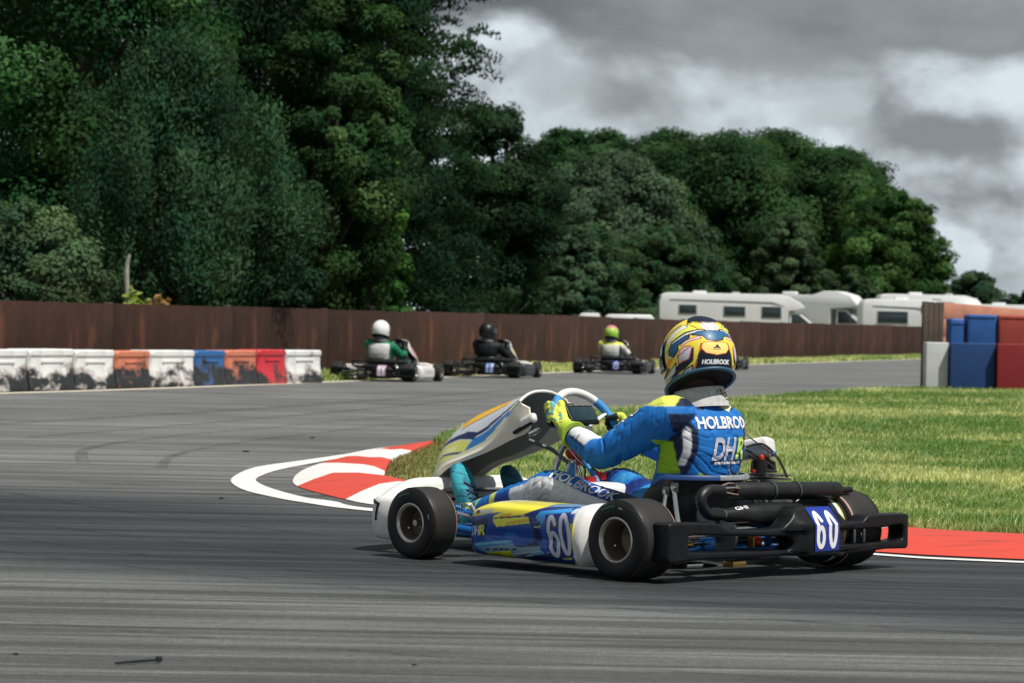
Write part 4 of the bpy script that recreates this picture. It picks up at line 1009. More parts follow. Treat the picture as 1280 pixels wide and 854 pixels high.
def front_bumper(parent, pal, fine):
    path = [(1.17, .505), (1.28, .530), (1.375, .532), (1.43, .50), (1.468, .42), (1.49, .28), (1.50, .10)]
    path = path + [(x, -y) for x, y in path[::-1]]
    P, _ = catmull([Vector((x, y, 0)) for x, y in path], [0] * len(path), 6)
    secs = []
    for i, p in enumerate(P):
        t = (P[min(i + 1, len(P) - 1)] - P[max(i - 1, 0)]).normalized(); n = Vector((t.y, -t.x, 0))   # n points outward
        if n.dot(p - Vector((1.0, 0, 0))) < 0: n = -n
        a = abs(p.y); zt = .207 + .060 * (1 - min(1, max(0, (a - .26) / .20)) ** 1.3) if p.x > 1.3 else .207
        zt = min(zt, .207 + max(0, (p.x - 1.2) * .4)); w = .075 if p.x > 1.4 else .05
        r_ = []
        for d, z in ((-w, zt - .03), (-w * .8, zt - .006), (-w * .5, zt), (-.012, zt - .004), (0, zt - .02), (.006, .13), (.004, .075), (-.012, .05), (-w * .6, .045), (-w * .95, .055), (-w, .08)):
            q = p + n * d; r_.append((q.x, q.y, z))
        secs.append(r_)
    mb = MB(); mb.loft(secs, pal['bumper']); 
    if fine:
        mb.tube([(1.365, .5395, .178), (1.372, .5405, .150), (1.374, .541, .118)], .004, BLKP, 6, smooth=3)
        mb.tube([(1.36, .537, .178), (1.40, .522, .186), (1.425, .50, .19)], .006, BLKP, 6, smooth=3)
    o = mb.build('front_bumper', parent, smooth=45)
    mb = MB()
    for s in (-1, 1):
        mb.tube([(1.05, s * .13, .07), (1.30, s * .15, .09), (1.43, s * .17, .12)], .011, STEEL, 8, smooth=3)
    mb.tube([(1.40, .30, .205), (1.42, .1, .215), (1.42, -.1, .215), (1.40, -.30, .205)], .010, CHROME, 8, smooth=4); mb.tube([(1.36, -.36, .14), (1.37, 0, .15), (1.36, .36, .14)], .010, STEEL, 8, smooth=4)
    mb.box((1.385, -.02, .185), (.02, .30, .012), BLKP, .003)
    mb.build('bumper_bar', parent)

NCEN = [(1.575, .235), (1.565, .325), (1.517, .415), (1.408, .491), (1.299, .537), (1.18, .574), (1.09, .600), (1.045, .611)]
NEDG = [(1.545, .235), (1.503, .284), (1.438, .323), (1.318, .362), (1.202, .410), (1.12, .480), (1.065, .535), (1.035, .572)]
NFLA = [(1.520, .235), (1.472, .268), (1.400, .308), (1.288, .344), (1.187, .376), (1.068, .424), (.965, .468), (.975, .550)]
NW = [.10, .115, .125, .13, .132, .134, .136, .128]
def nassau_canvas():
    c = Canvas(-.02, -1.05, 1.02, 1.05, .004, (214, 218, 226))      # (s, t)
    for m in (1, -1):
        P = lambda pts, col: c.poly([(a, b * m) for a, b in pts], col)
        P([(.08, .34), (.20, .32), (.42, .60), (.48, .80), (.42, 1.0), (.08, 1.0)], (228, 228, 112))
        P([(.16, .42), (.38, .66), (.36, .80), (.14, .58)], (242, 240, 176)); c.line([(.12, .62 * m), (.26, .70 * m), (.40, .92 * m)], .035, (28, 70, 130))
        P([(.0, .12), (.09, .12), (.16, .34), (.13, .75), (.08, 1.0), (.0, 1.0)], (32, 112, 178)); P([(0, .35), (.05, .35), (.05, 1), (0, 1)], (18, 40, 96))
        P([(.42, .90), (.48, .72), (.80, .68), (.84, .78), (.56, .90)], (36, 124, 196)); P([(.14, 1.0), (.30, .90), (.56, .90), (.80, .82), (.88, 1.0)], (228, 228, 190))
        P([(.78, .60), (.95, .50), (.95, .74), (.80, .80)], (226, 228, 120)); P([(.74, .84), (.94, .72), (.98, 1.0), (.80, 1.0)], (38, 110, 190))
        for q in (((.0, .35), (.10, .22), (.22, .26)), ((.21, .25), (.43, .50)), ((.42, .48), (.50, .66)), ((.49, .66), (.76, .58)), ((.75, .59), (.94, .42))): c.line([(a, b * m) for a, b in q], .085, (14, 34, 92))
    c.poly([(.40, -.22), (.42, -.28), (.72, -.28), (.745, -.22), (.745, .22), (.72, .28), (.42, .28), (.40, .22)], (250, 190, 34))
    c.line([(.41, .28), (.73, .28)], .02, (40, 40, 50))
    for k in range(6): c.line([(.20 + .025 * k, -.10 + .01 * k), (.205 + .025 * k, .20 + .02 * k)], .008, (120, 124, 136))
    c.poly([(.85, -.6), (.91, -.6), (.91, .4), (.85, .4)], (238, 176, 40)); c.poly([(.91, -.5), (1.02, -.5), (1.02, .5), (.91, .5)], (222, 222, 224))
    return c

def fairing(parent, pal, fine):
    ns, nt_ = (150, 90) if fine else (16, 14)
    def ip(A, s):
        f = s * (len(A) - 1); i = min(int(f), len(A) - 2); f -= i; g = lambda j: np.array(A[min(max(j, 0), len(A) - 1)], float)
        p0, p1, p2, p3 = g(i - 1), g(i), g(i + 1), g(i + 2)
        return .5 * (2 * p1 + (p2 - p0) * f + (2 * p0 - 5 * p1 + 4 * p2 - p3) * f * f + (3 * p1 - p0 - 3 * p2 + p3) * f ** 3)
    V = []; C = []; tt = np.linspace(-1, 1, nt_)
    tt = np.sign(tt) * np.abs(tt) ** .75
    for s in np.linspace(0, 1, ns):
        c, e, w = ip(NCEN, s), ip(NEDG, s), ip([(q, 0) for q in NW], s)[0]
        a = np.abs(tt) ** 2.3; V.append(np.stack([c[0] + (e[0] - c[0]) * a, w * np.sign(tt) * np.abs(tt) ** .95, c[1] + (e[1] - c[1]) * a], 1)); C.append(CAN_NAS.at(np.full(nt_, s), np.sign(tt) * np.abs(tt) ** 2.1))
    V = np.concatenate(V); C = np.concatenate(C); F = [(i * nt_ + k, i * nt_ + k + 1, (i + 1) * nt_ + k + 1, (i + 1) * nt_ + k) for i in range(ns - 1) for k in range(nt_ - 1)]
    mb = MB()
    if fine: mb.add(V, F, PAINT, C)
    else: mb.add(V, F, pal['fairing'] or WHTP)
    o = mb.build('front_fairing', parent, smooth=60, paint=fine, recalc=False)
    # return flanges along both sides and over the top, and the inner skin
    mb = MB(); n2 = 40 if fine else 10; rows = []
    for s in np.linspace(0, 1, n2):
        e, f, w = ip(NEDG, s), ip(NFLA, s), ip([(q, 0) for q in NW], s)[0]; rows.append((e, f, w))
    for sg in (-1, 1):
        secs = []
        for e, f, w in rows:
            dn = np.array((f[0] - e[0], f[1] - e[1])); m1 = e + dn * .5
            secs.append([(e[0], sg * w, e[1]), (m1[0], sg * (w + .014), m1[1]), (f[0], sg * (w + .010), f[1]), (f[0] - .002, sg * (w + .004), f[1] + .002), (m1[0] + .004, sg * (w + .007), m1[1] + .004), (e[0] - .002, sg * (w - .006), e[1] - .004)])
        mb.loft(secs, CREAM if fine else WHTP)
    inn = []
    for s in np.linspace(0, 1, n2):
        c, e, w = ip(NCEN, s), ip(NEDG, s), ip([(q, 0) for q in NW], s)[0]; t2 = np.linspace(-1, 1, 24); a = np.abs(t2) ** 2.3
        inn.append([(c[0] + (e[0] - c[0]) * q - .006, (w - .004) * t, c[1] + (e[1] - c[1]) * q - .006) for q, t in zip(a, t2)])
    mb.loft(inn, mat('shaded_inner_skin', (.27, .27, .24), .6, var=.1) if fine else BLKP, cap=False, closed=False)  # shade inside the fairing painted in as a darker grey
    top = []
    for t in np.linspace(-1, 1, 24):
        c, e, w = ip(NCEN, 1), ip(NEDG, 1), NW[-1]; a = abs(t) ** 2.3; x, z = c[0] + (e[0] - c[0]) * a, c[1] + (e[1] - c[1]) * a
        top.append((x, w * t, z))
    mb.tube(top, .006, WHTP, 8)
    mb.build('fairing_flange', o, smooth=50)
    if fine:
        mb = MB(); mb.box((.965, .150, .503), (.085, .030, .038), WHTP, .016, seg=3, rot=Euler((.1, R(24), 0)).to_matrix()); mb.box((.985, .152, .478), (.11, .022, .014), BLKP, .005, rot=Euler((0, R(26), 0)).to_matrix())
        mb.box((.93, .150, .462), (.05, .02, .016), CHROME, .004, rot=Euler((0, R(26), 0)).to_matrix()); mb.build('fairing_bracket', o)
    return o

def curve_plate(name, outline, holes, ext, bev, m, parent, frame):
    """2-D outline with holes given a thickness and rounded edges; frame maps (u, v, w) to the kart frame"""
    cu = bpy.data.curves.new('outline', 'CURVE'); cu.dimensions = '2D'; cu.fill_mode = 'BOTH'; cu.extrude = ext; cu.bevel_depth = bev; cu.bevel_resolution = 3; cu.offset = -bev
    for L_ in [outline] + holes:
        sp = cu.splines.new('POLY'); sp.points.add(len(L_) - 1)
        for p, q in zip(sp.points, L_): p.co = (q[0], q[1], 0, 1)
        sp.use_cyclic_u = True
    ob = bpy.data.objects.new('outline', cu); COL.objects.link(ob); bpy.context.view_layer.update()
    me = bpy.data.meshes.new_from_object(ob.evaluated_get(bpy.context.evaluated_depsgraph_get())); bpy.data.objects.remove(ob)
    b = bmesh.new(); b.from_mesh(me); bpy.data.meshes.remove(me)
    bmesh.ops.remove_doubles(b, verts=b.verts, dist=1e-5)
    le = [e for e in b.edges if e.calc_length() > .03]
    for _ in range(3):
        le = [e for e in b.edges if e.calc_length() > .028]
        if not le: break
        bmesh.ops.subdivide_edges(b, edges=le, cuts=1); bmesh.ops.triangulate(b, faces=[f for f in b.faces if len(f.verts) > 4])
    for v in b.verts: v.co = Vector(frame(v.co.x, v.co.y, v.co.z))
    mb = MB(); mb.bm(b, m); return mb.build(name, parent, smooth=45)

def sst(a, b, x):
    t = min(1, max(0, (x - a) / (b - a))); return t * t * (3 - 2 * t)
def hump_x(y, z):
    h = sst(-.30, -.235, y) * (1 - sst(-.045, .02, y))
    return -.030 * h + h * max(0, z - .178) * .85
def smooth_loop(L_, n=5):
    P = [Vector((a, b, 0)) for a, b in L_]; P2 = P[-2:] + P + P[:2]; q, _ = catmull(P2, [0] * len(P2), n)
    return [(p.x, p.y) for p in q[2 * n:-(n + 1)][:len(L_) * n]]
def rear_bumper(parent, pal, fine):
    out = [(.642, .200), (.632, .207), (.41, .200), (.385, .196), (.345, .177), (.30, .172), (.12, .166), (.045, .170), (.012, .192), (-.02, .226), (-.055, .238), (-.20, .238), (-.245, .228), (-.285, .196), (-.315, .177), (-.40, .178), (-.425, .198), (-.46, .201), (-.652, .199), (-.665, .192), (-.666, .080), (-.655, .071), (-.54, .074), (-.42, .068), (-.31, .064), (-.26, .058), (-.21, .066), (-.08, .070), (.131, .073), (.45, .077), (.58, .073), (.634, .071), (.642, .080)]
    h1 = [(.540, .150), (.522, .162), (.42, .158), (.20, .147), (.04, .140), (.008, .132), (-.002, .114), (.010, .096), (.05, .092), (.30, .098), (.515, .104), (.537, .114)]
    h2 = [(-.288, .136), (-.300, .149), (-.40, .151), (-.52, .152), (-.61, .160), (-.632, .150), (-.634, .118), (-.618, .104), (-.52, .100), (-.40, .099), (-.305, .100), (-.290, .112)]
    o = curve_plate('rear_bumper', [(-a, b) for a, b in out], [[(-a, b) for a, b in smooth_loop(h1, 4)], [(-a, b) for a, b in smooth_loop(h2, 4)]], .030, .008, pal['rear'], parent, lambda u, v, w: (-.165 + w + hump_x(-u, v), -u, v))
    # number plate sticker
    n1, n2 = (80, 110) if fine else (10, 12); V = []; C = []
    y0, y1, z0, z1 = -.088, -.222, .085, .238
    cv = Canvas(y1 - .01, z0 - .01, y0 + .01, z1 + .01, .0012, pal['plate'])
    tx = pal['number']
    for i, ch in enumerate(tx):
        w = abs(y1 - y0) / len(tx); cx = y0 - w * (i + .5)
        digit(cv, ch, cx - .001, (z0 + z1) / 2 - .005, w * .74, .132, .0165, tuple(q * .35 for q in pal['plate']), (-1, 0), (0, 1), .006)
        digit(cv, ch, cx, (z0 + z1) / 2 - .003, w * .74, .132, .0165, pal['num'], (-1, 0), (0, 1))
    for i in range(n2):
        for k in range(n1):
            y = y0 + (y1 - y0) * k / (n1 - 1); z = z0 + (z1 - z0) * i / (n2 - 1); V.append((-.165 - .0385 - .0025 + hump_x(y, z), y, z)); C.append((y, z))
    C = np.array(C); col = cv.at(C[:, 0], C[:, 1]); F = [(i * n1 + k, i * n1 + k + 1, (i + 1) * n1 + k + 1, (i + 1) * n1 + k) for i in range(n2 - 1) for k in range(n1 - 1)]
    mb = MB(); mb.add(V, F, PAINT, col); mb.build('number_plate', o, smooth=60, paint=True, recalc=False)
    if fine:
        mb = MB()
        for y in (-.335, -.39): mb.box((-.195, y - .02, .128), (.01, .012, .05), STEEL, .003)
        mb.lathe([(.001, -.006), (.008, -.005), (.009, .004)], CHROME, (-.18, -.41, .128), 'x', 14); mb.lathe([(.001, -.006), (.007, -.005), (.008, .004)], CHROME, (-.18, .135, .118), 'x', 14)
        mb.build('mounting_bolt', o)
        mb = MB(); mb.box((-.12, -.545, .128), (.02, .03, .046), REDA, .008); mb.build('red_cap', o)
    return o

def sweep_disc(mb, c, r, w, m, n=40): mb.lathe([(.02, -w / 2), (r, -w / 2), (r, w / 2), (.02, w / 2)], m, c, 'y', n)

def make_kart(label, group, loc, rz, pal, fine):
    root = tag(empty('race_kart', loc, rz), label, 'kart', group)
    # frame and floor
    mb = MB(); tr = .015
    for s in (-1, 1):
        mb.tube([(-.06, s * .31, .10), (.15, s * .30, .065), (.55, s * .31, .06), (.80, s * .24, .06), (1.02, s * .20, .075), (1.30, s * .17, .06), (1.38, s * .10, .06), (1.38, 0, .06)], tr, pal['frame'], 10, smooth=4)
        mb.tube([(.22, s * .31, .07), (.22, s * .46, .075), (.22, s * .55, .09)], .011, STEEL, 8, smooth=3); mb.tube([(.62, s * .31, .07), (.62, s * .45, .075), (.62, s * .52, .09)], .011, STEEL, 8, smooth=3)
    mb.tube([(.03, -.31, .075), (.03, .31, .075)], tr, pal['frame'], 10); mb.tube([(.98, -.52, .115), (1.0, -.2, .075), (1.0, .2, .075), (.98, .52, .115)], tr, pal['frame'], 10, smooth=4)
    mb.build('chassis_frame', root)
    mb = MB(); mb.prism([(.55, -.27, .043), (.55, .27, .043), (.95, .2, .043), (1.40, .15, .043), (1.40, -.15, .043), (.95, -.2, .043)], (0, 0, .004), STEEL); mb.build('floor_tray', root)
    front_bumper(root, pal, fine); fairing(root, pal, fine)
    pod(root, 1, pal, fine); pod(root, -1, pal, False if not fine else True)
    rear_bumper(root, pal, fine)
    for y in (.598, -.512): make_wheel(root, y, 0, .139, .184, .073, fine)
    for y in (.603, -.590): make_wheel(root, y, 1.05, .131, .128, .068, fine)
    # rear axle with brake disc, hubs and sprocket guard
    mb = MB(); mb.tube([(0, -.51, .139), (0, .60, .139)], .025, CHROME, 16)
    for y in (-.35, .45): mb.lathe([(.026, -.03), (.034, -.03), (.034, .02), (.05, .03), (.05, .04), (.026, .04)], STEEL, (0, y, .139), 'y', 18)
    mb.build('rear_axle', root)
    mb = MB(); sweep_disc(mb, (0, .17, .139), .095, .012, STEEL); mb.box((.03, .17, .20), (.09, .05, .05), STEEL, .01); mb.build('brake_disc', root)
    mb = MB()
    if fine:
        mb.lathe([(.03, -.035), (.122, -.035), (.122, -.018)], BLKM, (0, -.385, .139), 'y', 48, cap=False)
        for a, b, c_m in ((-.018, -.010, mat('yellow_stripe', (.62, .55, .10), .5)), (-.010, .004, mat('white_stripe', (.72, .73, .74), .5)), (.004, .010, BLUA), (.010, .03, BLKM)): mb.lathe([(.122, a), (.122, b)], c_m, (0, -.385, .139), 'y', 48, cap=False)
        mb.lathe([(.122, .03), (.03, .03)], BLKM, (0, -.385, .139), 'y', 48, cap=False)
    else: sweep_disc(mb, (0, -.385, .139), .10, .02, STEEL)
    mb.build('sprocket_guard', root)
    # seat shell
    nth, nz = (64, 22) if fine else (20, 8); V = []; 
    for i in range(nz):
        f = i / (nz - 1)
        for k in range(nth):
            a = R(-98 + 196 * k / (nth - 1)); fr = max(0, (abs(a) - R(70)) / R(28))
            zt = .338 - .17 * min(1, fr) ** 1.6; z = .045 + (zt - .045) * f
            rx = .15 + .065 * f ** .5; ry = .188 + .022 * f ** .5; cx = .335 - .03 * f
            V.append((cx - rx * math.cos(a) - .03 * f + .05 * max(0, fr), .022 + ry * math.sin(a) * (1 - .06 * max(0, fr)), z))
    F = [(i * nth + k, i * nth + k + 1, (i + 1) * nth + k + 1, (i + 1) * nth + k) for i in range(nz - 1) for k in range(nth - 1)]; F.append(tuple(range(nth)))
    mb = MB(); mb.add(V, F, pal['seat']); o = mb.build('seat', root, smooth=60)
    sm = o.modifiers.new('thick', 'SOLIDIFY'); sm.thickness = .008; sm.offset = 1
    rim_ = [V[(nz - 1) * nth + k] for k in range(nth)]
    if fine:
        mb = MB(); q = rim_[6:-6]; nq = len(q)
        secs = []
        for i, p in enumerate(q):
            c0 = Vector((.30, .022, 0)); d = (Vector(p) - c0); d.z = 0; d.normalize()
            secs.append([tuple(Vector(p) + d * a + Vector((0, 0, b))) for a, b in ((.012, -.014), (.0125, -.003), (.008, .003), (-.004, .003), (-.006, -.014))])
        k1 = int(nq * .60); mb.loft(secs[:k1 + 1], CARB); mb.loft(secs[k1:], mat('blue_tape', (.012, .055, .20), .5)); mb.build('seat_trim', o, smooth=50)
    for s in (-1, 1):
        for (a, b, c) in (((.155, s * .222, .285), (.10, s * .262, .19), (.04, s * .30, .115)), ((.19, s * .226, .27), (.16, s * .265, .18), (.06, s * .285, .10))):
            mb = MB(); mb.tube([a, b, c], .0085, CHROME, 8, smooth=4)
            if fine: mb.box((a[0], a[1] - s * .001, a[2] + .012), (.03, .012, .034), STEEL, .004); mb.lathe([(.001, -.01), (.009, -.01), (.009, .01), (.001, .01)], CHROME, (a[0] - .004, a[1] + s * .006, a[2] + .012), 'y', 8)
            mb.build('seat_stay', root)
    # steering
    e = MB(); c0 = Vector((.80, 0, .49)); up = Vector((.574, 0, .819)); nrm = Vector((-.819, 0, .574)); sd = Vector((0, 1, 0)); Rw = .150
    def wp(a, r=Rw, off=0): 
        fl = 1.0 if abs(a) < R(125) else max(.72, 1 - (abs(a) - R(125)) / R(55) * .30)
        return c0 + (up * math.cos(a) + sd * math.sin(a)) * r * fl + nrm * off
    N_ = 72; angs = [R(-180 + 360 * k / N_) for k in range(N_ + 1)]
    for lo, hi, m_ in ((-180, -44, BLUS), (-44, 36, WHTP), (36, 180, BLUS)):
        pts = [wp(R(lo + (hi - lo) * k / 30)) for k in range(31)]; e.tube(pts, .0165 if m_ is BLUS else .0155, m_ if fine else BLKP, 12)
    sw = e.build('steering_wheel', root)
    mb = MB()
    for a in (-68, 68, 180): mb.tube([wp(R(a), .145), wp(R(a), .07, -.012), wp(R(a), .02, -.018)], [.009, .012, .014], WHTP if fine else STEEL, 8, smooth=3, sq=.5)
    mb.lathe([(.002, 0), (.035, 0), (.035, .02), (.002, .02)], STEEL, (0, 0, 0), 'x', 20)
    k0 = len(mb.v) - 80
    for i in range(k0, len(mb.v)): p = Vector(mb.v[i]); mb.v[i] = tuple(c0 + nrm * (p.x - .03) + up * p.y + sd * p.z)
    mb.build('wheel_spoke', sw)
    mb = MB(); rot = Matrix((( -nrm.x, 0, up.x), (0, 1, 0), (-nrm.z, 0, up.z)))
    mb.box(c0 + up * .050 - nrm * .006, (.020, .150, .082), BLKP, .009, rot=rot, seg=3); dsp = mb.build('display_unit', sw)
    if fine:
        mb = MB(); mb.box(c0 + up * .050 + nrm * .0052, (.003, .128, .058), SCRN, .001, rot=rot); mb.build('screen', dsp)
        mb = MB()
        for yy in (-.055, -.02, .02, .055): mb.box(c0 + up * .085 + nrm * .005 + sd * yy * .85, (.004, .014, .004), CHROME, .001, rot=rot)
        mb.build('shift_light', dsp)
    mb = MB(); mb.tube([c0 - nrm * .02, (.93, 0, .395), (1.06, 0, .10)], .010, STEEL, 10); mb.tube([(1.02, -.42, .12), (1.06, -.02, .115), (1.06, .02, .115), (1.02, .42, .12)], .007, CHROME, 8, smooth=3); mb.build('steering_column', root)
    mb = MB()
    for s in (-1, 1):
        mb.tube([(.99, s * .12, .43), (.93, s * .055, .395), (.87, s * .03, .35)], .008, STEEL, 8)
    mb.build('fairing_strut', root)
    mb = MB()
    mb.tube([(.93, .075, .07), (.915, .06, .30), (.90, .03, .405), (.895, 0, .418), (.90, -.03, .405), (.915, -.06, .30), (.93, -.075, .07)], .0085, CHROME, 10, smooth=4)
    if fine:
        mb.tube([(.86, .05, .08), (.865, .045, .27), (.872, .02, .35), (.875, 0, .36), (.872, -.02, .35), (.865, -.045, .27), (.86, -.05, .08)], .007, CHROME, 10, smooth=4)
    mb.build('column_hoop', root)
    if fine:
        mb = MB(); mb.tube([(.88, -.03, .40), (.82, -.02, .345), (.765, -.02, .285), (.72, -.02, .22)], .0105, BLUS, 10, smooth=3); mb.tube([(.875, .01, .345), (.865, .01, .28), (.86, .01, .12)], .0105, BLUS, 10, smooth=2); mb.build('blue_hose', root)
        for c_, d_, bv in (((.868, 0, .388), (.05, .045, .03), R(35)), ((.85, -.03, .36), (.05, .035, .03), R(35)), ((.87, .06, .285), (.03, .03, .02), 0), ((.80, -.07, .30), (.05, .03, .03), 0)):
            mb = MB(); mb.box(c_, d_, REDA, .006, rot=Euler((0, bv, 0)).to_matrix()); mb.build('red_clamp', root)
        mb = MB(); mb.tube([(.86, .04, .40), (.82, .03, .36), (.80, .01, .33), (.78, .03, .30)], .004, CABL, 6, smooth=4); mb.tube([(.83, -.02, .335), (.79, -.02, .33), (.77, -.03, .315)], .004, CABL, 6, smooth=4); mb.build('cable', root)
    mb = MB(); mb.box((.78, 0, .17), (.24, .20, .22), WHTP, .04, seg=3); mb.lathe([(.001, .0), (.025, 0), (.025, .02), (.001, .02)], REDA, (.78, 0, .28), 'z', 16); mb.build('fuel_tank', root)
    # stub axles, king pins, tie rod ends, pedals
    for s in (-1, 1):
        mb = MB(); mb.tube([(1.05, s * .64, .131), (1.05, s * .49, .131)], .0115, CHROME, 10); mb.tube([(1.05, s * .485, .08), (1.045, s * .475, .185)], .014, STEEL, 10)
        mb.tube([(1.05, s * .48, .165), (.99, s * .46, .16), (.97, s * .40, .14)], .008, CHROME, 8, smooth=3); mb.box((1.03, s * .43, .115), (.06, .07, .014), BLUA, .004); mb.box((1.02, s * .43, .165), (.07, .05, .012), BLUA, .004)
        if fine:
            for q in (.40, .43, .46): mb.lathe([(.001, -.01), (.009, -.01), (.009, .01), (.001, .01)], CHROME, (1.0 + (q - .4) * .6, s * q, .19), 'z', 10)
            mb.tube([(.96, s * .45, .20), (.97, s * .41, .16), (.99, s * .37, .12)], .008, WHTP, 8, smooth=3); mb.tube([(1.09, s * .44, .19), (1.02, s * .40, .17), (.93, s * .36, .11)], .006, BLUS, 8, smooth=3)
        mb.build('stub_axle', root)
        mb = MB(); mb.tube([(1.27, s * .155, .06), (1.31, s * .155, .16), (1.325, s * .155, .245)], .007, CHROME, 8, smooth=3); mb.tube([(1.325, s * .11, .245), (1.325, s * .20, .245)], .009, STEEL, 8); mb.build('pedal', root)
    # engine with finned head, airbox, exhaust
    mb = MB(); mb.box((.26, -.36, .16), (.20, .16, .16), STEEL, .015)
    for k in range(6): mb.box((.24, -.36, .255 + .014 * k), (.15, .14, .007), STEEL, .002)
    mb.lathe([(.001, 0), (.05, 0), (.045, .04), (.02, .05), (.012, .07), (.001, .075)], BLKM, (.24, -.36, .335), 'z', 20); mb.build('engine', root)
    if fine:
        mb = MB(); mb.box((.29, -.36, .415), (.15, .085, .075), WHTP, .018, seg=3, rot=Euler((.15, .2, .3)).to_matrix()); mb.prism([(.31, -.27, .505), (.31, -.275, .50), (.17, -.36, .385), (.17, -.35, .40)], (.012, -.012, 0), WHTP); mb.build('airbox', root)
        mb = MB(); mb.lathe([(.001, 0), (.012, 0), (.013, .008), (.008, .016), (.001, .018)], REDA, (.20, -.30, .385), 'z', 16); mb.lathe([(.001, 0), (.026, 0), (.026, .05), (.001, .05)], BLKM, (.20, -.29, .335), 'z', 16); mb.build('carburettor', root); mb = MB(); mb.box((.17, -.22, .345), (.016, .016, .012), REDA, .004); mb.build('cable_plug', root)
        mb = MB(); mb.tube([(.24, -.26, .43), (.22, -.33, .44), (.18, -.37, .39), (.15, -.39, .32)], .0045, CABL, 6, smooth=5); mb.tube([(.26, -.28, .42), (.20, -.34, .37), (.16, -.33, .345), (.14, -.25, .35)], .004, CABL, 6, smooth=5); mb.tube([(.22, -.25, .40), (.24, -.31, .385), (.25, -.37, .40), (.22, -.40, .36)], .004, CABL, 6, smooth=5)
        mb.box((.195, -.362, .405), (.014, .014, .02), BLUS, .003); mb.build('engine_cable', root)
    mb = MB(); sa, sb = Vector((-.06, .165, .294)), Vector((-.06, -.425, .283)); ax = (sb - sa)
    mb.tube([sa, sa + ax * .004, sa + ax * .02, sa + ax * .98, sa + ax * .996, sb], [.018, .028, .0315, .0315, .029, .02], BLKM, 28); mb.tube([sb, sb + Vector((-.0, -.075, 0))], .0115, BLKM, 14, cap=False); mb.tube([sb + Vector((0, -.075, 0)), sb + Vector((0, -.02, 0))], .008, CABL, 10)
    sil = mb.build('silencer', root)
    if fine:
        for f in (.355, .585):
            mb = MB(); p = sa + ax * f; mb.lathe([(.0325, -.004), (.0350, -.004), (.0350, .004), (.0325, .004), (.0325, -.004)], STEEL, p, 'y', 32, cap=False); mb.box(p + Vector((0, -.002, -.036)), (.012, .01, .016), STEEL, .002); mb.build('clamp_band', sil)
        mb = MB()
        for dz, dx in ((.010, -.024), (-.012, -.02), (.024, .0)): mb.tube([(-.065 + dx, .155, .296 + dz), (-.07 + dx, .19, .300 + dz), (-.07 + dx * .7, .225, .302 + dz * .6)], .0035, CHROME, 6)
        mb.build('exhaust_spring', sil)
    mb = MB(); mb.tube([(-.06, .16, .294), (-.075, .24, .301), (-.085, .315, .302), (-.088, .352, .278), (-.088, .345, .245), (-.085, .315, .222), (-.08, .27, .214), (-.075, .22, .214)], [.016, .0185, .0195, .0195, .0195, .0195, .0195, .0185], BLKM, 18, smooth=7)
    mb.tube([(-.075, .232, .214), (-.075, .222, .214)], .0215, STEEL, 18)
    mb.build('exhaust_bend', root)
    mb = MB(); mb.tube([(-.075, .225, .214), (-.072, .06, .208), (-.07, .015, .206), (-.065, -.06, .205), (-.05, -.20, .205), (0, -.29, .19), (.12, -.34, .16)], [.019, .043, .0455, .0455, .038, .024, .02], BLKM, 32, smooth=5)
    mb.box((-.098, .12, .187), (.003, .20, .002), STEEL, 0, rot=Euler((0, 0, 0)).to_matrix())
    ch = mb.build('expansion_chamber', root)
    if fine:
        # small parts seen through the bumper openings and below it
        mb = MB(); mb.box((-.10, .33, .118), (.03, .06, .045), BLUA, .008); mb.tube([(-.11, .44, .122), (-.11, .33, .120)], .006, CHROME, 8); mb.lathe([(.001, -.02), (.014, -.02), (.014, .02), (.001, .02)], BRASS, (-.11, .45, .122), 'y', 14); mb.lathe([(.001, -.02), (.016, -.02), (.016, .02), (.001, .02)], BLUA, (-.10, .475, .125), 'y', 14); mb.build('brake_fitting', root)
        mb = MB(); mb.lathe([(.001, -.022), (.016, -.022), (.019, -.014), (.015, -.006), (.019, .002), (.015, .01), (.017, .02), (.001, .022)], REDA, (-.11, .085, .118), 'y', 16); mb.lathe([(.001, -.03), (.020, -.03), (.020, .03), (.001, .03)], BLUA, (-.095, .03, .116), 'y', 16); mb.box((-.115, .117, .118), (.03, .006, .04), BRASS, .002); mb.build('overflow_bottle', root)
        mb = MB(); mb.box((-.16, .255, .052), (.05, .07, .022), BRASS, .005); mb.build('brass_block', root); mb = MB(); mb.tube([(-.17, .52, .058), (-.17, .44, .057)], .010, CHROME, 10); mb.build('bumper_pin', root); mb = MB(); mb.tube([(-.15, .22, .055), (-.10, -.05, .052)], .009, STEEL, 8); mb.build('bumper_rail', root)
        V2, F2 = text_tris('GHI', .02); lo, hi = V2.min(0), V2.max(0); q = (V2 - lo) / (hi - lo) * (.058, .0155); vs = []
        for a, b in q:
            y = .175 - a; r = .0262 + (.175 - y) * .145; ang = R(38) + b / r; zc = .2125; vs.append((-.0735 - (r + .0025) * math.cos(ang), y, zc + (r + .0025) * math.sin(ang)))
        mb = MB(); mb.add(vs, F2, mat('white_stencil', (.66, .67, .68), .6)); mb.build('lettering', ch, smooth=0, recalc=False)
    return root
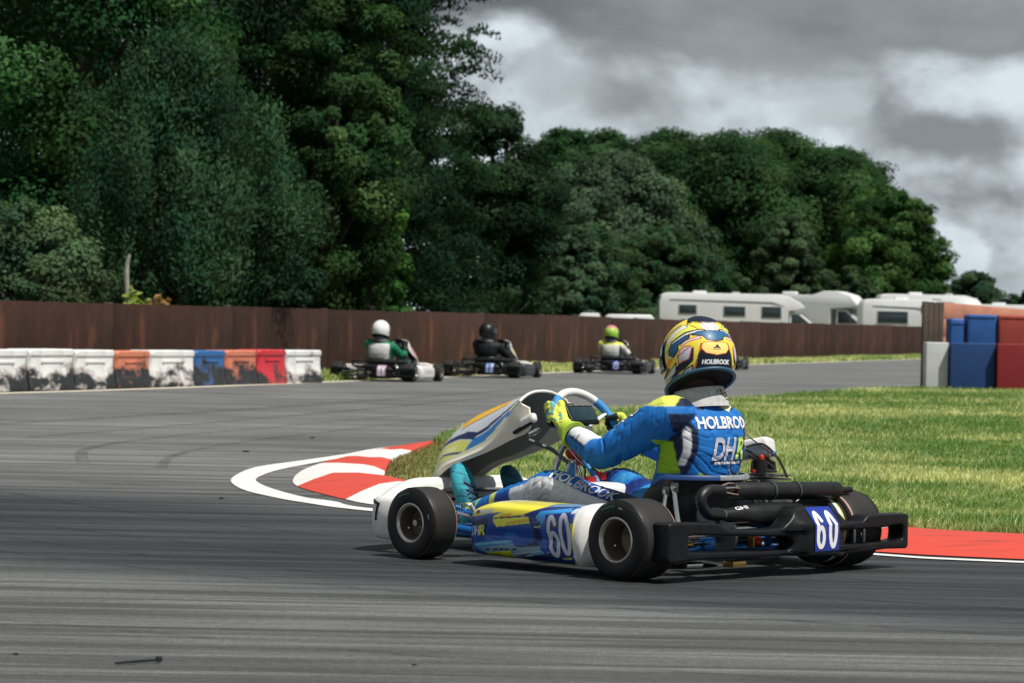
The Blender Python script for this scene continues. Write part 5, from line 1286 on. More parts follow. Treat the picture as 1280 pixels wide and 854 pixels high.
# ------------------------------------------------------------------ drivers
SUIT = mat('race_suit_cloth', None, .62, attr='paint', var=.07, scale=25, bump=.25, bscale=420, spec=.3)
GLOVE = mat('glove_cloth', None, .6, attr='paint', var=.08, scale=40, bump=.3, bscale=300, spec=.3)
HELM = mat('helmet_lacquer', None, .42, attr='paint', var=.02, coat=.05, spec=.35)
THREAD = mat('embroidered_white', (.78, .79, .82), .6, var=.05)
LILAC = mat('embroidered_lilac', (.50, .53, .66), .6, var=.05)
LIMET = mat('embroidered_lime', (.50, .72, .16), .6, var=.05)
NAVYT = mat('embroidered_navy', (.010, .022, .085), .6, var=.05)
PALEY = mat('pale_yellow_cloth', (.78, .76, .52), .65, var=.06)
PADD = mat('helmet_lining', (.012, .014, .018), .9)

def remeshed(mb, voxel, smooth_n=4, subdiv=0):
    """one continuous skin over all the pieces of a figure"""
    o = mb.build('figure', None, smooth=0)
    m = o.modifiers.new('skin', 'REMESH'); m.mode = 'VOXEL'; m.voxel_size = voxel; m.adaptivity = 0
    s = o.modifiers.new('relax', 'SMOOTH'); s.factor = .5; s.iterations = smooth_n
    bpy.context.view_layer.update()
    me = bpy.data.meshes.new_from_object(o.evaluated_get(bpy.context.evaluated_depsgraph_get()))
    old = o.data; bpy.data.objects.remove(o); bpy.data.meshes.remove(old)
    V = np.empty(len(me.vertices) * 3); me.vertices.foreach_get('co', V); V = V.reshape(-1, 3)
    N_ = np.empty(len(me.vertices) * 3); me.vertices.foreach_get('normal', N_); N_ = N_.reshape(-1, 3)
    F = [tuple(p.vertices) for p in me.polygons]
    bpy.data.meshes.remove(me)
    return V, N_, F

def paint_mesh(name, V, F, C, m, parent):
    me = bpy.data.meshes.new(name); me.from_pydata([tuple(v) for v in V], [], F); me.materials.append(m)
    a = me.color_attributes.new('paint', 'FLOAT_COLOR', 'POINT'); c = np.ones((len(V), 4), np.float32); c[:, :3] = C; a.data.foreach_set('color', c.ravel())
    me.polygons.foreach_set('use_smooth', [True] * len(F)); me.update()
    return link(bpy.data.objects.new(name, me), parent)

def decal(bvh, parts, origin, ax, ay, d, off=.003, step=.005, start=.5):
    """flat shapes laid onto a curved surface: subdivided, then dropped along d; parts = [(verts2d, faces, material)]"""
    mb = MB(); origin, ax, ay, d = Vector(origin), Vector(ax).normalized(), Vector(ay).normalized(), Vector(d).normalized()
    for V, F, m in parts:
        b = bmesh.new(); vs = [b.verts.new((p[0], p[1], 0)) for p in V]
        for f in F:
            try: b.faces.new([vs[i] for i in f])
            except ValueError: pass
        for _ in range(4):
            le = [e for e in b.edges if e.calc_length() > step]
            if not le: break
            bmesh.ops.subdivide_edges(b, edges=le, cuts=1, use_grid_fill=True); bmesh.ops.triangulate(b, faces=b.faces)
        dead = []
        for v in b.verts:
            p = origin + ax * v.co.x + ay * v.co.y; h = bvh.ray_cast(p - d * start, d)
            if h[0] is None: dead.append(v)
            else: v.co = h[0] - d * off
        bmesh.ops.delete(b, geom=dead, context='VERTS')
        mb.bm(b, m)
    return mb

def word(txt, cx, cy, w, h, shear=0.0, bold=.022):
    V, F = text_tris(txt, .012 + bold, shear); lo, hi = V.min(0), V.max(0)
    return (V - (lo + hi) / 2) / (hi - lo) * (w, h) + (cx, cy), F
def polyshape(P): return np.array(P, float), [tuple(range(len(P)))]
def ringshape(cx, cy, rx, ry, w, a0=0, a1=360, rot=0, taper=True, n=28):
    P = []; F = []
    for k in range(n + 1):
        a = R(a0 + (a1 - a0) * k / n); t = k / n; ww = w * (math.sin(PI * t) * .85 + .15 if taper else 1)
        for q in (1 - ww / 2, 1 + ww / 2):
            x, y = rx * q * math.cos(a), ry * q * math.sin(a); c, s = math.cos(R(rot)), math.sin(R(rot)); P.append((cx + x * c - y * s, cy + x * s + y * c))
    for k in range(n): F.append((2 * k, 2 * k + 1, 2 * k + 3, 2 * k + 2))
    return np.array(P), F

J = dict(sL=(.210, .200, .545), eL=(.470, .268, .402), wL=(.705, .172, .458), sR=(.240, -.136, .508), eR=(.46, -.250, .355), wR=(.700, -.182, .432),
         hL=(.36, .125, .135), kL=(.785, .205, .262), aL=(1.215, .165, .150), hR=(.36, -.065, .135), kR=(.785, -.165, .262), aR=(1.215, -.125, .150))
J = {k: np.array(v) for k, v in J.items()}

def body_mb():
    mb = MB(); m = SUIT
    yc = .025
    secs = []
    for z, x, d, w in ((.075, .37, .09, .14), (.10, .35, .125, .170), (.18, .31, .128, .172), (.26, .262, .125, .165), (.34, .226, .124, .168), (.42, .208, .120, .178), (.48, .206, .116, .187), (.53, .212, .110, .188), (.565, .220, .098, .165), (.592, .224, .084, .118), (.612, .226, .072, .078), (.635, .230, .060, .060), (.70, .238, .055, .055), (.73, .24, .04, .04)):
        r_ = []
        for k in range(32):
            a = 2 * PI * k / 32; c, s = math.cos(a), math.sin(a)
            r_.append((x - d * math.copysign(abs(c) ** .86, c), yc + w * math.copysign(abs(s) ** .86, s), z))
        secs.append(r_)
    mb.loft(secs, m)
    for s, S, E_, W in ((1, 'sL', 'eL', 'wL'), (-1, 'sR', 'eR', 'wR')):
        a, b, c = J[S], J[E_], J[W]
        q = a + np.array([0, -s * .06, -.01])
        pts = [q, a, a * .62 + b * .38, a * .28 + b * .72 + np.array([0, 0, -.004]), b, b * .72 + c * .28 + np.array([0, 0, -.002]), b * .4 + c * .6, c]
        mb.tube(pts, [.072, .078, .072, .063, .056, .053, .049, .041], m, 20, smooth=4)
    for s, H_, K, A in ((1, 'hL', 'kL', 'aL'), (-1, 'hR', 'kR', 'aR')):
        a, b, c = J[H_], J[K], J[A]
        pts = [a + np.array([-.03, 0, -.01]), a * .7 + b * .3, a * .35 + b * .65, b + np.array([-.015, 0, .004]), b * .8 + c * .2 + np.array([.0, 0, -.004]), b * .5 + c * .5, b * .18 + c * .82, c]
        mb.tube(pts, [.092, .088, .076, .066, .062, .055, .044, .038], m, 20, smooth=4)
    return mb

def seg_param(P, a, b):
    ab = b - a; t = np.clip(((P - a) @ ab) / (ab @ ab), 0, 1); q = a + t[:, None] * ab
    return t, np.linalg.norm(P - q, axis=1), P - q

BODY_CACHE = {}
def body_geometry(voxel):
    if voxel in BODY_CACHE: return BODY_CACHE[voxel]
    V, N_, F = remeshed(body_mb(), voxel, 3)
    segs = [('sL', 'eL'), ('eL', 'wL'), ('sR', 'eR'), ('eR', 'wR'), ('hL', 'kL'), ('kL', 'aL'), ('hR', 'kR'), ('kR', 'aR')]
    rad = [.075, .058, .075, .058, .09, .06, .09, .06]
    D_ = []; T_ = []
    for (a, b), r in zip(segs, rad): t, d, _ = seg_param(V, J[a], J[b]); D_.append(d / r); T_.append(t)
    D_ = np.array(D_); T_ = np.array(T_)
    # torso: elliptical distance
    zc = np.array([.075, .26, .42, .53, .60, .70]); xc = np.interp(V[:, 2], zc, [.36, .262, .208, .212, .225, .238]); dw = np.interp(V[:, 2], zc, [.12, .125, .12, .11, .08, .055]); ww = np.interp(V[:, 2], zc, [.16, .165, .178, .188, .10, .055])
    tors = np.sqrt(((V[:, 0] - xc) / dw) ** 2 + ((V[:, 1] - .025) / ww) ** 2)
    lim = np.argmin(D_, 0); dmin = D_.min(0)
    is_t = (tors < 1.10) & ~((dmin < 1.02) & (tors > 1.0)) & (V[:, 0] < .40)
    is_t |= (V[:, 2] > .585)
    psi = np.degrees(np.arctan2((V[:, 1] - .025) / ww, -(V[:, 0] - xc) / dw))
    # folds in the cloth, strongest near the joints
    fold = np.zeros(len(V))
    ax = [J[b] - J[a] for a, b in segs]
    for i in range(len(V)):
        p = Vector(V[i])
        if is_t[i]: q = Vector((p.x * 9, p.y * 9 + p.z * 6, p.z * 30 - p.y * 10)); amp = .0028
        else:
            d = ax[lim[i]] / np.linalg.norm(ax[lim[i]]); al = p.dot(Vector(d)); t = T_[lim[i], i]
            near = max(0, 1 - abs(t - (1 if lim[i] % 2 == 0 else 0)) / .60) + .30
            q = Vector((p.x * 11, p.y * 11, p.z * 11)) + Vector((.5, 1, .3)) * (al * 17 + p.z * 9 * (1 if lim[i] % 4 < 2 else -1)); amp = (.0085 if lim[i] < 4 else .0034) * min(1, near)
        n = mnoise.noise(q); n2 = mnoise.noise(q * 2.3 + Vector((5, 1, 2)))
        fold[i] = amp * (n2 * .30 - 1.25 * max(0, 1 - abs(n) * 6.5) ** 1.2 + .45 * n)
    V2 = V + N_ * fold[:, None]
    # soften the steps at limb borders with one pass of neighbour averaging done by the remesh relax
    BODY_CACHE[voxel] = (V2, N_, F, V, is_t, lim, T_, psi)
    return BODY_CACHE[voxel]

def ground_col(c): return np.array(s2l(c))
def paint_hero(g):
    V2, N_, F, V, is_t, lim, T, psi = g; n = len(V); C = np.zeros((n, 3)); z = V[:, 2]; x = V[:, 0]; y = V[:, 1]
    BLUE, NAVY, LIME, SILV, WHT, LBL, YEL = [ground_col(c) for c in ((24, 110, 190), (14, 30, 62), (150, 196, 40), (214, 216, 222), (226, 228, 230), (58, 150, 214), (214, 222, 96))]
    C[:] = BLUE; ap = np.abs(psi)
    side = psi > 0
    st = is_t & (z > .20)
    edge = 47 - 9 * np.clip((z - .36) / .1, -1, 1) + 16 * np.clip((z - .50) / .06, 0, 1)
    C[st & (ap > edge)] = NAVY
    C[st & (ap > edge + 9) & (ap < edge + 21) & (z < .555) & (z > .375)] = SILV
    C[st & (ap > edge + 9) & (ap < edge + 21) & (z > .512) & (z < .520)] = NAVY
    C[st & (ap > 76 - 60 * np.clip((.43 - z) / .12, 0, 1) ** 1.2 * .45) & (z < .458) & (ap < 140)] = LIME
    C[st & (ap > 112) & (z < .46)] = BLUE
    C[is_t & (z < .345)] = BLUE
    C[st & (z > .572) & (ap > 30)] = NAVY
    C[is_t & (z > .580) & (psi > 66) & (psi < 130)] = YEL
    C[is_t & (z > .622)] = ground_col((70, 52, 44))
    for k in (0, 2):
        m = (~is_t) & (lim == k); t = T[k]
        C[m & (t < .30) & (z > .596) & (y > 0)] = YEL
        C[m & (t < .10) & (N_[:, 0] < -.72) & (z < .56)] = NAVY
        C[m & (t < .25) & (z < .462) & (x < .30)] = LIME
    for k in (1, 3):
        m = (~is_t) & (lim == k); t = T[k]; up = N_[:, 2] + .25 * np.sign(y) * 0
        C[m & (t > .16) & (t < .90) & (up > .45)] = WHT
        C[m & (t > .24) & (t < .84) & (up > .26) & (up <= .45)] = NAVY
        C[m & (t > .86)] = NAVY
        C[m & (t > .50) & (t < .53) & (up > .45) & (up < .75)] = NAVY
    # legs: blue band over the top, silver flank, blue shins
    for k, s in ((4, 1), (6, -1)):
        m = (~is_t) & (lim == k); t = T[k]; top = N_[:, 2] * .80 - N_[:, 1] * s * .45
        C[m] = BLUE * .9; C[m & (t < .62)] = ground_col((20, 62, 138)); C[m & (t < .36)] = NAVY * 1.2
        if s > 0:
            C[m & (top < .16) & (t > .22)] = SILV
            C[m & (top < .20) & (top > .13) & (t > .25)] = WHT * .8
        else:
            q = np.sin(V[:, 0] * 34 + V[:, 2] * 30) ; C[m & (q > .35)] = LBL * .8; C[m & (q < -.45)] = ground_col((16, 44, 110))
    for k, s in ((5, 1), (7, -1)):
        m = (~is_t) & (lim == k); t = T[k]; top = N_[:, 2] * .80 - N_[:, 1] * s * .40
        C[m] = BLUE
        if s > 0:
            C[m & (top < .22) & (t < .40)] = SILV; C[m & (top < .10) & (t >= .40) & (t < .72)] = ground_col((16, 66, 150))
            C[m & (t > .62) & (t < .70) & (top < .5)] = YEL
        C[m & (t > .93)] = NAVY
    return C

# ---- helmet: directions n are measured from the back of the head; canvas = (angle to the right, angle up)
HAB = np.array([.148, .133, .147])
def helmet_canvas():
    c = Canvas(-3.2, -3.2, 3.2, 3.2, .006, (238, 214, 78))
    LN = (20, 26, 36); RD = (196, 60, 40)
    def P(pts, col, out=None, w=.035):
        for q in ((1, 0),): c.poly(pts, col)
        if out: c.line(list(pts) + [pts[0]], w, out)
    def M(pts): return [(-a, b) for a, b in pts]
    for f in (lambda p: p, M):
        P(f([(-.80, -.10), (-.62, .10), (-.66, -.25), (-.90, -.48), (-1.12, -.62), (-1.35, -.80), (-1.30, -.55), (-1.10, -.36)]), (26, 40, 62), LN, .016)
        P(f([(-1.20, .30), (-1.08, .22), (-1.10, .02), (-1.26, -.14), (-1.45, -.02)]), (232, 230, 232), LN, .014)
        P(f([(-.62, .62), (-.40, .60), (-.50, .78), (-.72, .82)]), (230, 226, 230), RD, .016)
        P(f([(-.38, .58), (-.63, .90), (-1.05, .86), (-1.5, .62), (-1.7, .2), (-1.62, .05), (-1.35, .25), (-1.25, .45), (-.76, .60)]), (226, 228, 96), LN, .02)
        P(f([(-1.48, .52), (-1.08, .82), (-.70, .92), (-.64, .78), (-1.02, .70), (-1.40, .42)]), (226, 224, 230), LN, .014)
        P(f([(-1.60, .70), (-1.2, .98), (-.78, 1.02), (-.80, .96), (-1.2, .90), (-1.55, .62)]), (30, 70, 110), LN, .012)
        P(f([(-1.266, .414), (-.76, .574), (-.307, .586), (-.194, .533), (-.243, .482), (-.649, .49), (-1.254, .34)]), (214, 210, 216), LN)
        P(f([(-.995, .404), (-.78, .477), (-.671, .459), (-.703, .375), (-.909, .294), (-1.054, .234), (-1.053, .091), (-1.238, -.091), (-1.401, .032), (-1.381, .21), (-1.297, .341)]), (36, 92, 132), LN)
        P(f([(-.967, .241), (-.808, .316), (-.425, .383), (-.381, .303), (-.72, .274), (-.957, .185)]), (214, 212, 220), RD, .022)
        P(f([(-1.672, -.419), (-1.416, -.103), (-1.221, -.113), (-1.45, -.45), (-1.6, -.6)]), (234, 150, 46)); P(f([(-1.623, .592), (-1.273, .751), (-1.481, .45), (-1.6, .4)]), (236, 160, 60))
        P(f([(-1.811, -1.089), (-1.308, -.428), (-1.155, -.264), (-1.171, -.584), (-1.727, -1.209)]), (200, 198, 206), LN)
        P(f([(-1.9, -1.0), (-1.45, -.40), (-1.38, -.46), (-1.80, -1.08)]), (30, 44, 66))
        P(f([(-1.003, .077), (-.862, .159), (-.709, .14), (-.672, .071), (-.768, -.202), (-1.067, -.31), (-1.086, -.072)]), (206, 206, 214), RD, .028); c.line(f([(-1.10, -.10), (-.75, .10)]), .03, RD)
        P(f([(-1.018, -.712), (-.867, -.487), (-.664, -.374), (-.674, -.54)]), (196, 196, 206), LN); P(f([(-1.463, -1.137), (-1.237, -.704), (-1.02, -.602), (-1.036, -.751)]), (40, 98, 138), LN, .02)
        P(f([(-1.16, -.86), (-1.04, -.56), (-1.00, -.60), (-1.08, -.90)]), (236, 150, 50))
        P(f([(-.659, -.531), (-.597, -.52), (-.372, .152), (-.417, .172)]), (240, 120, 40), LN, .016)
        c.line(f([(-.50, -.25), (-.40, .14)]), .018, RD)
    P([(-.627, .445), (-.454, .516), (-.062, .527), (.06, .53), (.454, .516), (.627, .445), (.62, .38), (.336, .37), (.239, .248), (0, .205), (-.239, .248), (-.336, .37)], (40, 100, 142), LN, .028)
    P([(-.30, .70), (-.25, .86), (.25, .86), (.30, .70), (.18, .53), (-.18, .53)], (226, 214, 222)); c.line([(-.24, .84), (-.10, .53)], .016, RD); c.line([(.24, .84), (.10, .53)], .016, RD)
    P([(-.414, .03), (-.30, -.097), (0, -.150), (.30, -.097), (.414, .03), (.50, -.12), (.60, -.46), (.26, -.47), (-.118, -.45), (-.59, -.50), (-.50, -.12)], (12, 26, 44), LN, .02)
    P([(-.39, .153), (-.314, .19), (.314, .19), (.39, .153), (.42, .03), (.30, -.09), (0, -.143), (-.30, -.09), (-.42, .03)], (250, 222, 128), RD, .018)
    P([(-.125, .022), (-.02, .07), (.03, .135), (.07, .075), (.145, .012), (.03, .03)], (20, 40, 66)); c.line([(-.10, .0), (.12, -.005)], .016, (20, 40, 66))
    for dx, dy in ((-.008, 0), (.008, 0), (0, .006)): c.text('HOLBROOK', (0 + dx, -.31 + dy, .84, .115), (232, 236, 240), .012, .12)
    P([(.93, .36), (1.05, .2), (1.09, -.5), (1.02, -.66), (.94, -.5), (.97, .1)], (226, 224, 214), LN, .02)
    # spoiler moulding on the crown and dark visor surround
    P([(-.642, .801), (-.52, 1.15), (-.25, 1.30), (0, 1.33), (.25, 1.30), (.52, 1.15), (.70, .82), (.806, .603), (.70, .76), (.55, .93), (.25, .84), (0, .78), (-.25, .82), (-.40, .90), (-.575, .88)], (16, 28, 48))
    return c
SPOIL = [(-.642, .801), (-.52, 1.15), (-.25, 1.30), (0, 1.33), (.25, 1.30), (.52, 1.15), (.70, .82), (.806, .603), (.70, .76), (.55, .93), (.25, .84), (0, .78), (-.25, .82), (-.40, .90), (-.575, .88)]

def helmet(parent, centre, yaw, pitch, canvas, colour, res=(220, 360), visor=(10, 14, 22)):
    nt_, nf = res; th = np.linspace(0, PI, nt_); ph = np.linspace(0, 2 * PI, nf, endpoint=False)
    TH, PH = np.meshgrid(th, ph, indexing='ij'); TH, PH = TH.ravel(), PH.ravel()
    n = np.stack([-np.cos(TH), -np.sin(TH) * np.cos(PH), np.sin(TH) * np.sin(PH)], 1)
    EQ = np.stack([TH * np.cos(PH), TH * np.sin(PH)], 1)
    col = canvas.at(EQ[:, 0], EQ[:, 1]) if canvas is not None else np.tile(colour(n), 1)
    hor = np.sqrt(np.clip(1 - n[:, 2] ** 2, 1e-6, 1)); low = np.clip(-n[:, 2] / .62, 0, 1) ** 1.4
    newh = hor + (1.0 - .125 * low - hor) * low
    p = n.copy(); p[:, :2] *= (newh / hor)[:, None]; p = p * HAB
    p[:, 0] += np.where(p[:, 0] > 0, p[:, 0] * .06, 0) + np.clip(-n[:, 2], 0, 1) * np.clip(n[:, 0], 0, 1) * .02
    if canvas is not None:
        ins = pip(EQ, SPOIL); p += n * (ins * .006)[:, None]
    # eye port
    az = np.degrees(np.arctan2(np.abs(n[:, 1]), n[:, 0])); port = (az < 82) & (p[:, 2] > -.035) & (p[:, 2] < .055 - .0002 * az)
    if canvas is not None: dk = (az < 90) & (p[:, 2] > -.045) & (p[:, 2] < .064)
    else: dk = port
    col = np.array(col); col[dk] = s2l((22, 26, 34)); col[port] = s2l(visor)
    zr = -.091 - .185 * p[:, 0]
    keep = p[:, 2] > zr
    F = []
    idx = np.arange(nt_ * nf).reshape(nt_, nf)
    a = idx[:-1]; b = idx[1:]; q = np.stack([a, np.roll(a, -1, 1), np.roll(b, -1, 1), b], -1).reshape(-1, 4)
    q = q[keep[q].all(1)]
    used = np.unique(q); mp_ = -np.ones(nt_ * nf, int); mp_[used] = np.arange(len(used))
    M = Matrix.Translation(centre) @ Euler((0, pitch, yaw)).to_matrix().to_4x4()
    Mn = np.array(M); W = lambda X: X @ Mn[:3, :3].T + Mn[:3, 3]
    o = paint_mesh('helmet', W(p[used]), [tuple(f) for f in mp_[q]], col[used], HELM, parent)
    # edge trim and lining
    k = 72; ring = []
    for i in range(k):
        a_ = 2 * PI * i / k; dx, dy = math.cos(a_), math.sin(a_); rx, ry = HAB[0] * (1.0 if dx > 0 else .905), HAB[1] * .90; x_ = rx * dx; ring.append((x_ * 1.0, ry * dy, -.091 - .185 * x_))
    mb = MB(); R2 = [Vector(W(np.array([q_]))[0]) for q_ in ring]; R2.append(R2[0]); mb.tube(R2, .0068, mat('helmet_edge_trim', (.025, .10, .16), .45) if canvas is not None else PADD, 8); mb.build('edge_trim', o)
    mb = MB(); rows = []
    for f, dz in ((.965, .004), (.86, .010), (.72, .012), (.60, .03), (.45, .08), (.2, .10), (.01, .10)): rows.append([tuple(W(np.array([[x_ * f, y_ * f, z_ + dz]]))[0]) for x_, y_, z_ in ring])
    mb.loft(rows, PADD); mb.build('lining', o)
    # visor shell standing a little proud of the eye port
    V = []; nu, nv = 30, 8
    for j in range(nv):
        for i in range(nu):
            a_ = R(-84 + 168 * i / (nu - 1)); zz = -.036 + .092 * j / (nv - 1); zn = zz / HAB[2]; h_ = math.sqrt(1 - zn * zn) * 1.035
            V.append((HAB[0] * 1.06 * h_ * math.cos(a_), HAB[1] * h_ * math.sin(a_), zz))
    F2 = [(j * nu + i, j * nu + i + 1, (j + 1) * nu + i + 1, (j + 1) * nu + i) for j in range(nv - 1) for i in range(nu - 1)]
    mb = MB(); mb.add(W(np.array(V)), F2, VG); mb.build('visor', o)
    return o

def hand(parent, s, ang, wrist, voxel, hero):
    """a fist closed round the wheel rim: four bent fingers, a thumb over the rim, a palm and a flared cuff"""
    c0 = Vector((.80, 0, .49)); up = Vector((.574, 0, .819)); N_ = Vector((-.819, 0, .574)); sd = Vector((0, 1, 0)); a = R(ang)
    P = c0 + (up * math.cos(a) + sd * math.sin(a)) * .15; Rr = (up * math.cos(a) + sd * math.sin(a)); T = (up * math.sin(a) - sd * math.cos(a)) * (1 if s > 0 else -1)
    W = Vector(wrist); mb = MB(); tips = []
    def pol(phi, rho, off): return P + T * off + (N_ * math.cos(R(phi)) + Rr * math.sin(R(phi))) * rho
    for k, (off, L_, r) in enumerate(((.031, 1.0, .0098), (.0105, 1.06, .0102), (-.0105, 1.0, .0098), (-.030, .84, .0088))):
        kn = pol(62, .043, off * 1.05)
        pts = [kn, pol(92, .038, off), pol(128, .031, off), pol(128 + 42 * L_, .0275, off * .97), pol(128 + 88 * L_, .0265, off * .95), pol(128 + 118 * L_, .0265, off * .93)]
        mb.tube(pts, [r * 1.2, r * 1.08, r, r, r * .95, r * .78], GLOVE, 12, smooth=4)
        base = W * .55 + kn * .45 + T * off * .25
        mb.tube([W * .86 + P * .14 + T * off * .5, base, kn], [.020, .0165, r * 1.35], GLOVE, 12, smooth=4)
    tb = W * .55 + pol(0, .03, .02) * .45
    mb.tube([tb, pol(8, .044, .022), pol(-28, .034, .028), pol(-72, .029, .033), pol(-104, .0275, .034)], [.017, .015, .012, .0105, .009], GLOVE, 12, smooth=4)
    mb.tube([W * .9 + P * .1, pol(25, .034, 0)], [.028, .020], GLOVE, 14)
    V, Nn, F = remeshed(mb, voxel, 2)
    el = Vector(J['eL' if s > 0 else 'eR']); d = (el - W).normalized()
    if hero:
        ph = np.degrees(np.arctan2((V - np.array(P)) @ np.array(Rr), (V - np.array(P)) @ np.array(N_))); rho = np.hypot((V - np.array(P)) @ np.array(Rr), (V - np.array(P)) @ np.array(N_))
        C = np.tile(s2l((206, 214, 86)), (len(V), 1)); nz = np.array([mnoise.noise(Vector(v) * 55) for v in V]); n2 = np.array([mnoise.noise(Vector(v) * 90 + Vector((3, 1, 7))) for v in V])
        back = (ph > 20) & (rho > .03); C[back & (nz > .18)] = s2l((70, 160, 170)); C[back & (n2 > .42)] = s2l((150, 110, 60)); C[(n2 < -.5) & back] = s2l((40, 50, 40))
        C[(ph > 105) | (ph < -150)] = s2l((24, 26, 24)); C[(ph < -20) & (ph > -150)] = s2l((30, 32, 30))
    else: C = np.tile(s2l((40, 40, 42)), (len(V), 1))
    o = paint_mesh('glove', V, F, C, GLOVE, parent)
    mb = MB(); b0 = W + (P - W) * .22
    mb.tube([b0, W + d * .005, W + d * .03, W + d * .052, W + d * .055, W + d * .02], [.034, .039, .046, .052, .049, .041], mat('lime_glove_cuff', (.42, .60, .06), .6) if hero else PADD, 22, smooth=3, cap=False); mb.build('glove_cuff', o)
    return o

def boot(parent, s, ankle, heel, toe, knee, voxel, cols):
    A, H_, T_, K = [Vector(q) for q in (ankle, heel, toe, knee)]; ax = (T_ - H_).normalized(); back = (A - H_); ins = (back - ax * back.dot(ax)).normalized(); sd = ax.cross(ins)
    mb = MB(); secs = []; L_ = (T_ - H_).length
    for t, w, th, o_ in ((-.05, .022, .018, .030), (0, .033, .034, .030), (.12, .042, .046, .036), (.30, .043, .048, .040), (.50, .049, .042, .034), (.68, .054, .034, .027), (.84, .052, .029, .022), (.95, .042, .022, .018), (1.02, .022, .012, .015)):
        c = H_ + ax * (L_ * t) + ins * o_; secs.append([c + sd * (w * math.cos(2 * PI * k / 20)) + ins * (th * math.sin(2 * PI * k / 20)) for k in range(20)])
    mb.loft(secs, GLOVE); mb.tube([H_ + ax * .05 + ins * .035, A + (K - A) * .02, A + (K - A).normalized() * .09], [.042, .041, .044], GLOVE, 18, smooth=3)
    V, Nn, F = remeshed(mb, voxel, 3)
    rel = V - np.array(H_); u = rel @ np.array(ax) / L_; w = rel @ np.array(ins); sdv = rel @ np.array(sd)
    C = np.tile(s2l(cols[0]), (len(V), 1)); nz = np.array([mnoise.noise(Vector(v) * 26) for v in V])
    C[nz > .12] = s2l(cols[1]); C[np.abs(np.sin(u * 16 + sdv * 30)) < .10] = s2l(cols[2]); C[(w < .004) & (u < 1.0)] = s2l((16, 30, 38)); C[(np.abs(sdv) < .016) & (w > .03) & (u > .18) & (u < .66)] = s2l(cols[2])
    C[(u > .16) & (u < .36) & (np.abs(sdv) > .024) & (np.sin(u * 90 + w * 120) > .25)] = s2l((206, 214, 70))
    far = np.linalg.norm(V - np.array(A), axis=1); C[((V - np.array(A)) @ np.array((K - A).normalized()) > .035)] = s2l((150, 190, 150))
    o = paint_mesh('boot', V, F, C, GLOVE, parent)
    if voxel < .006:
        bvh = BVHTree.FromPolygons([tuple(v) for v in V], F); mb = MB()
        for k in range(7):
            t = .24 + .062 * k; c = H_ + ax * (L_ * t); pa = []
            for q in (-.026, -.013, 0, .013, .026):
                p = c + sd * q + ax * (q * .7 * (1 if k % 2 else -1)); h = bvh.ray_cast(p + ins * .2, -ins)
                if h[0] is not None: pa.append(h[0] + ins * .002)
            if len(pa) > 2: mb.tube(pa, .0036, mat('navy_lace', (.01, .02, .05), .7), 6)
        mb.build('lace', o)
    return o

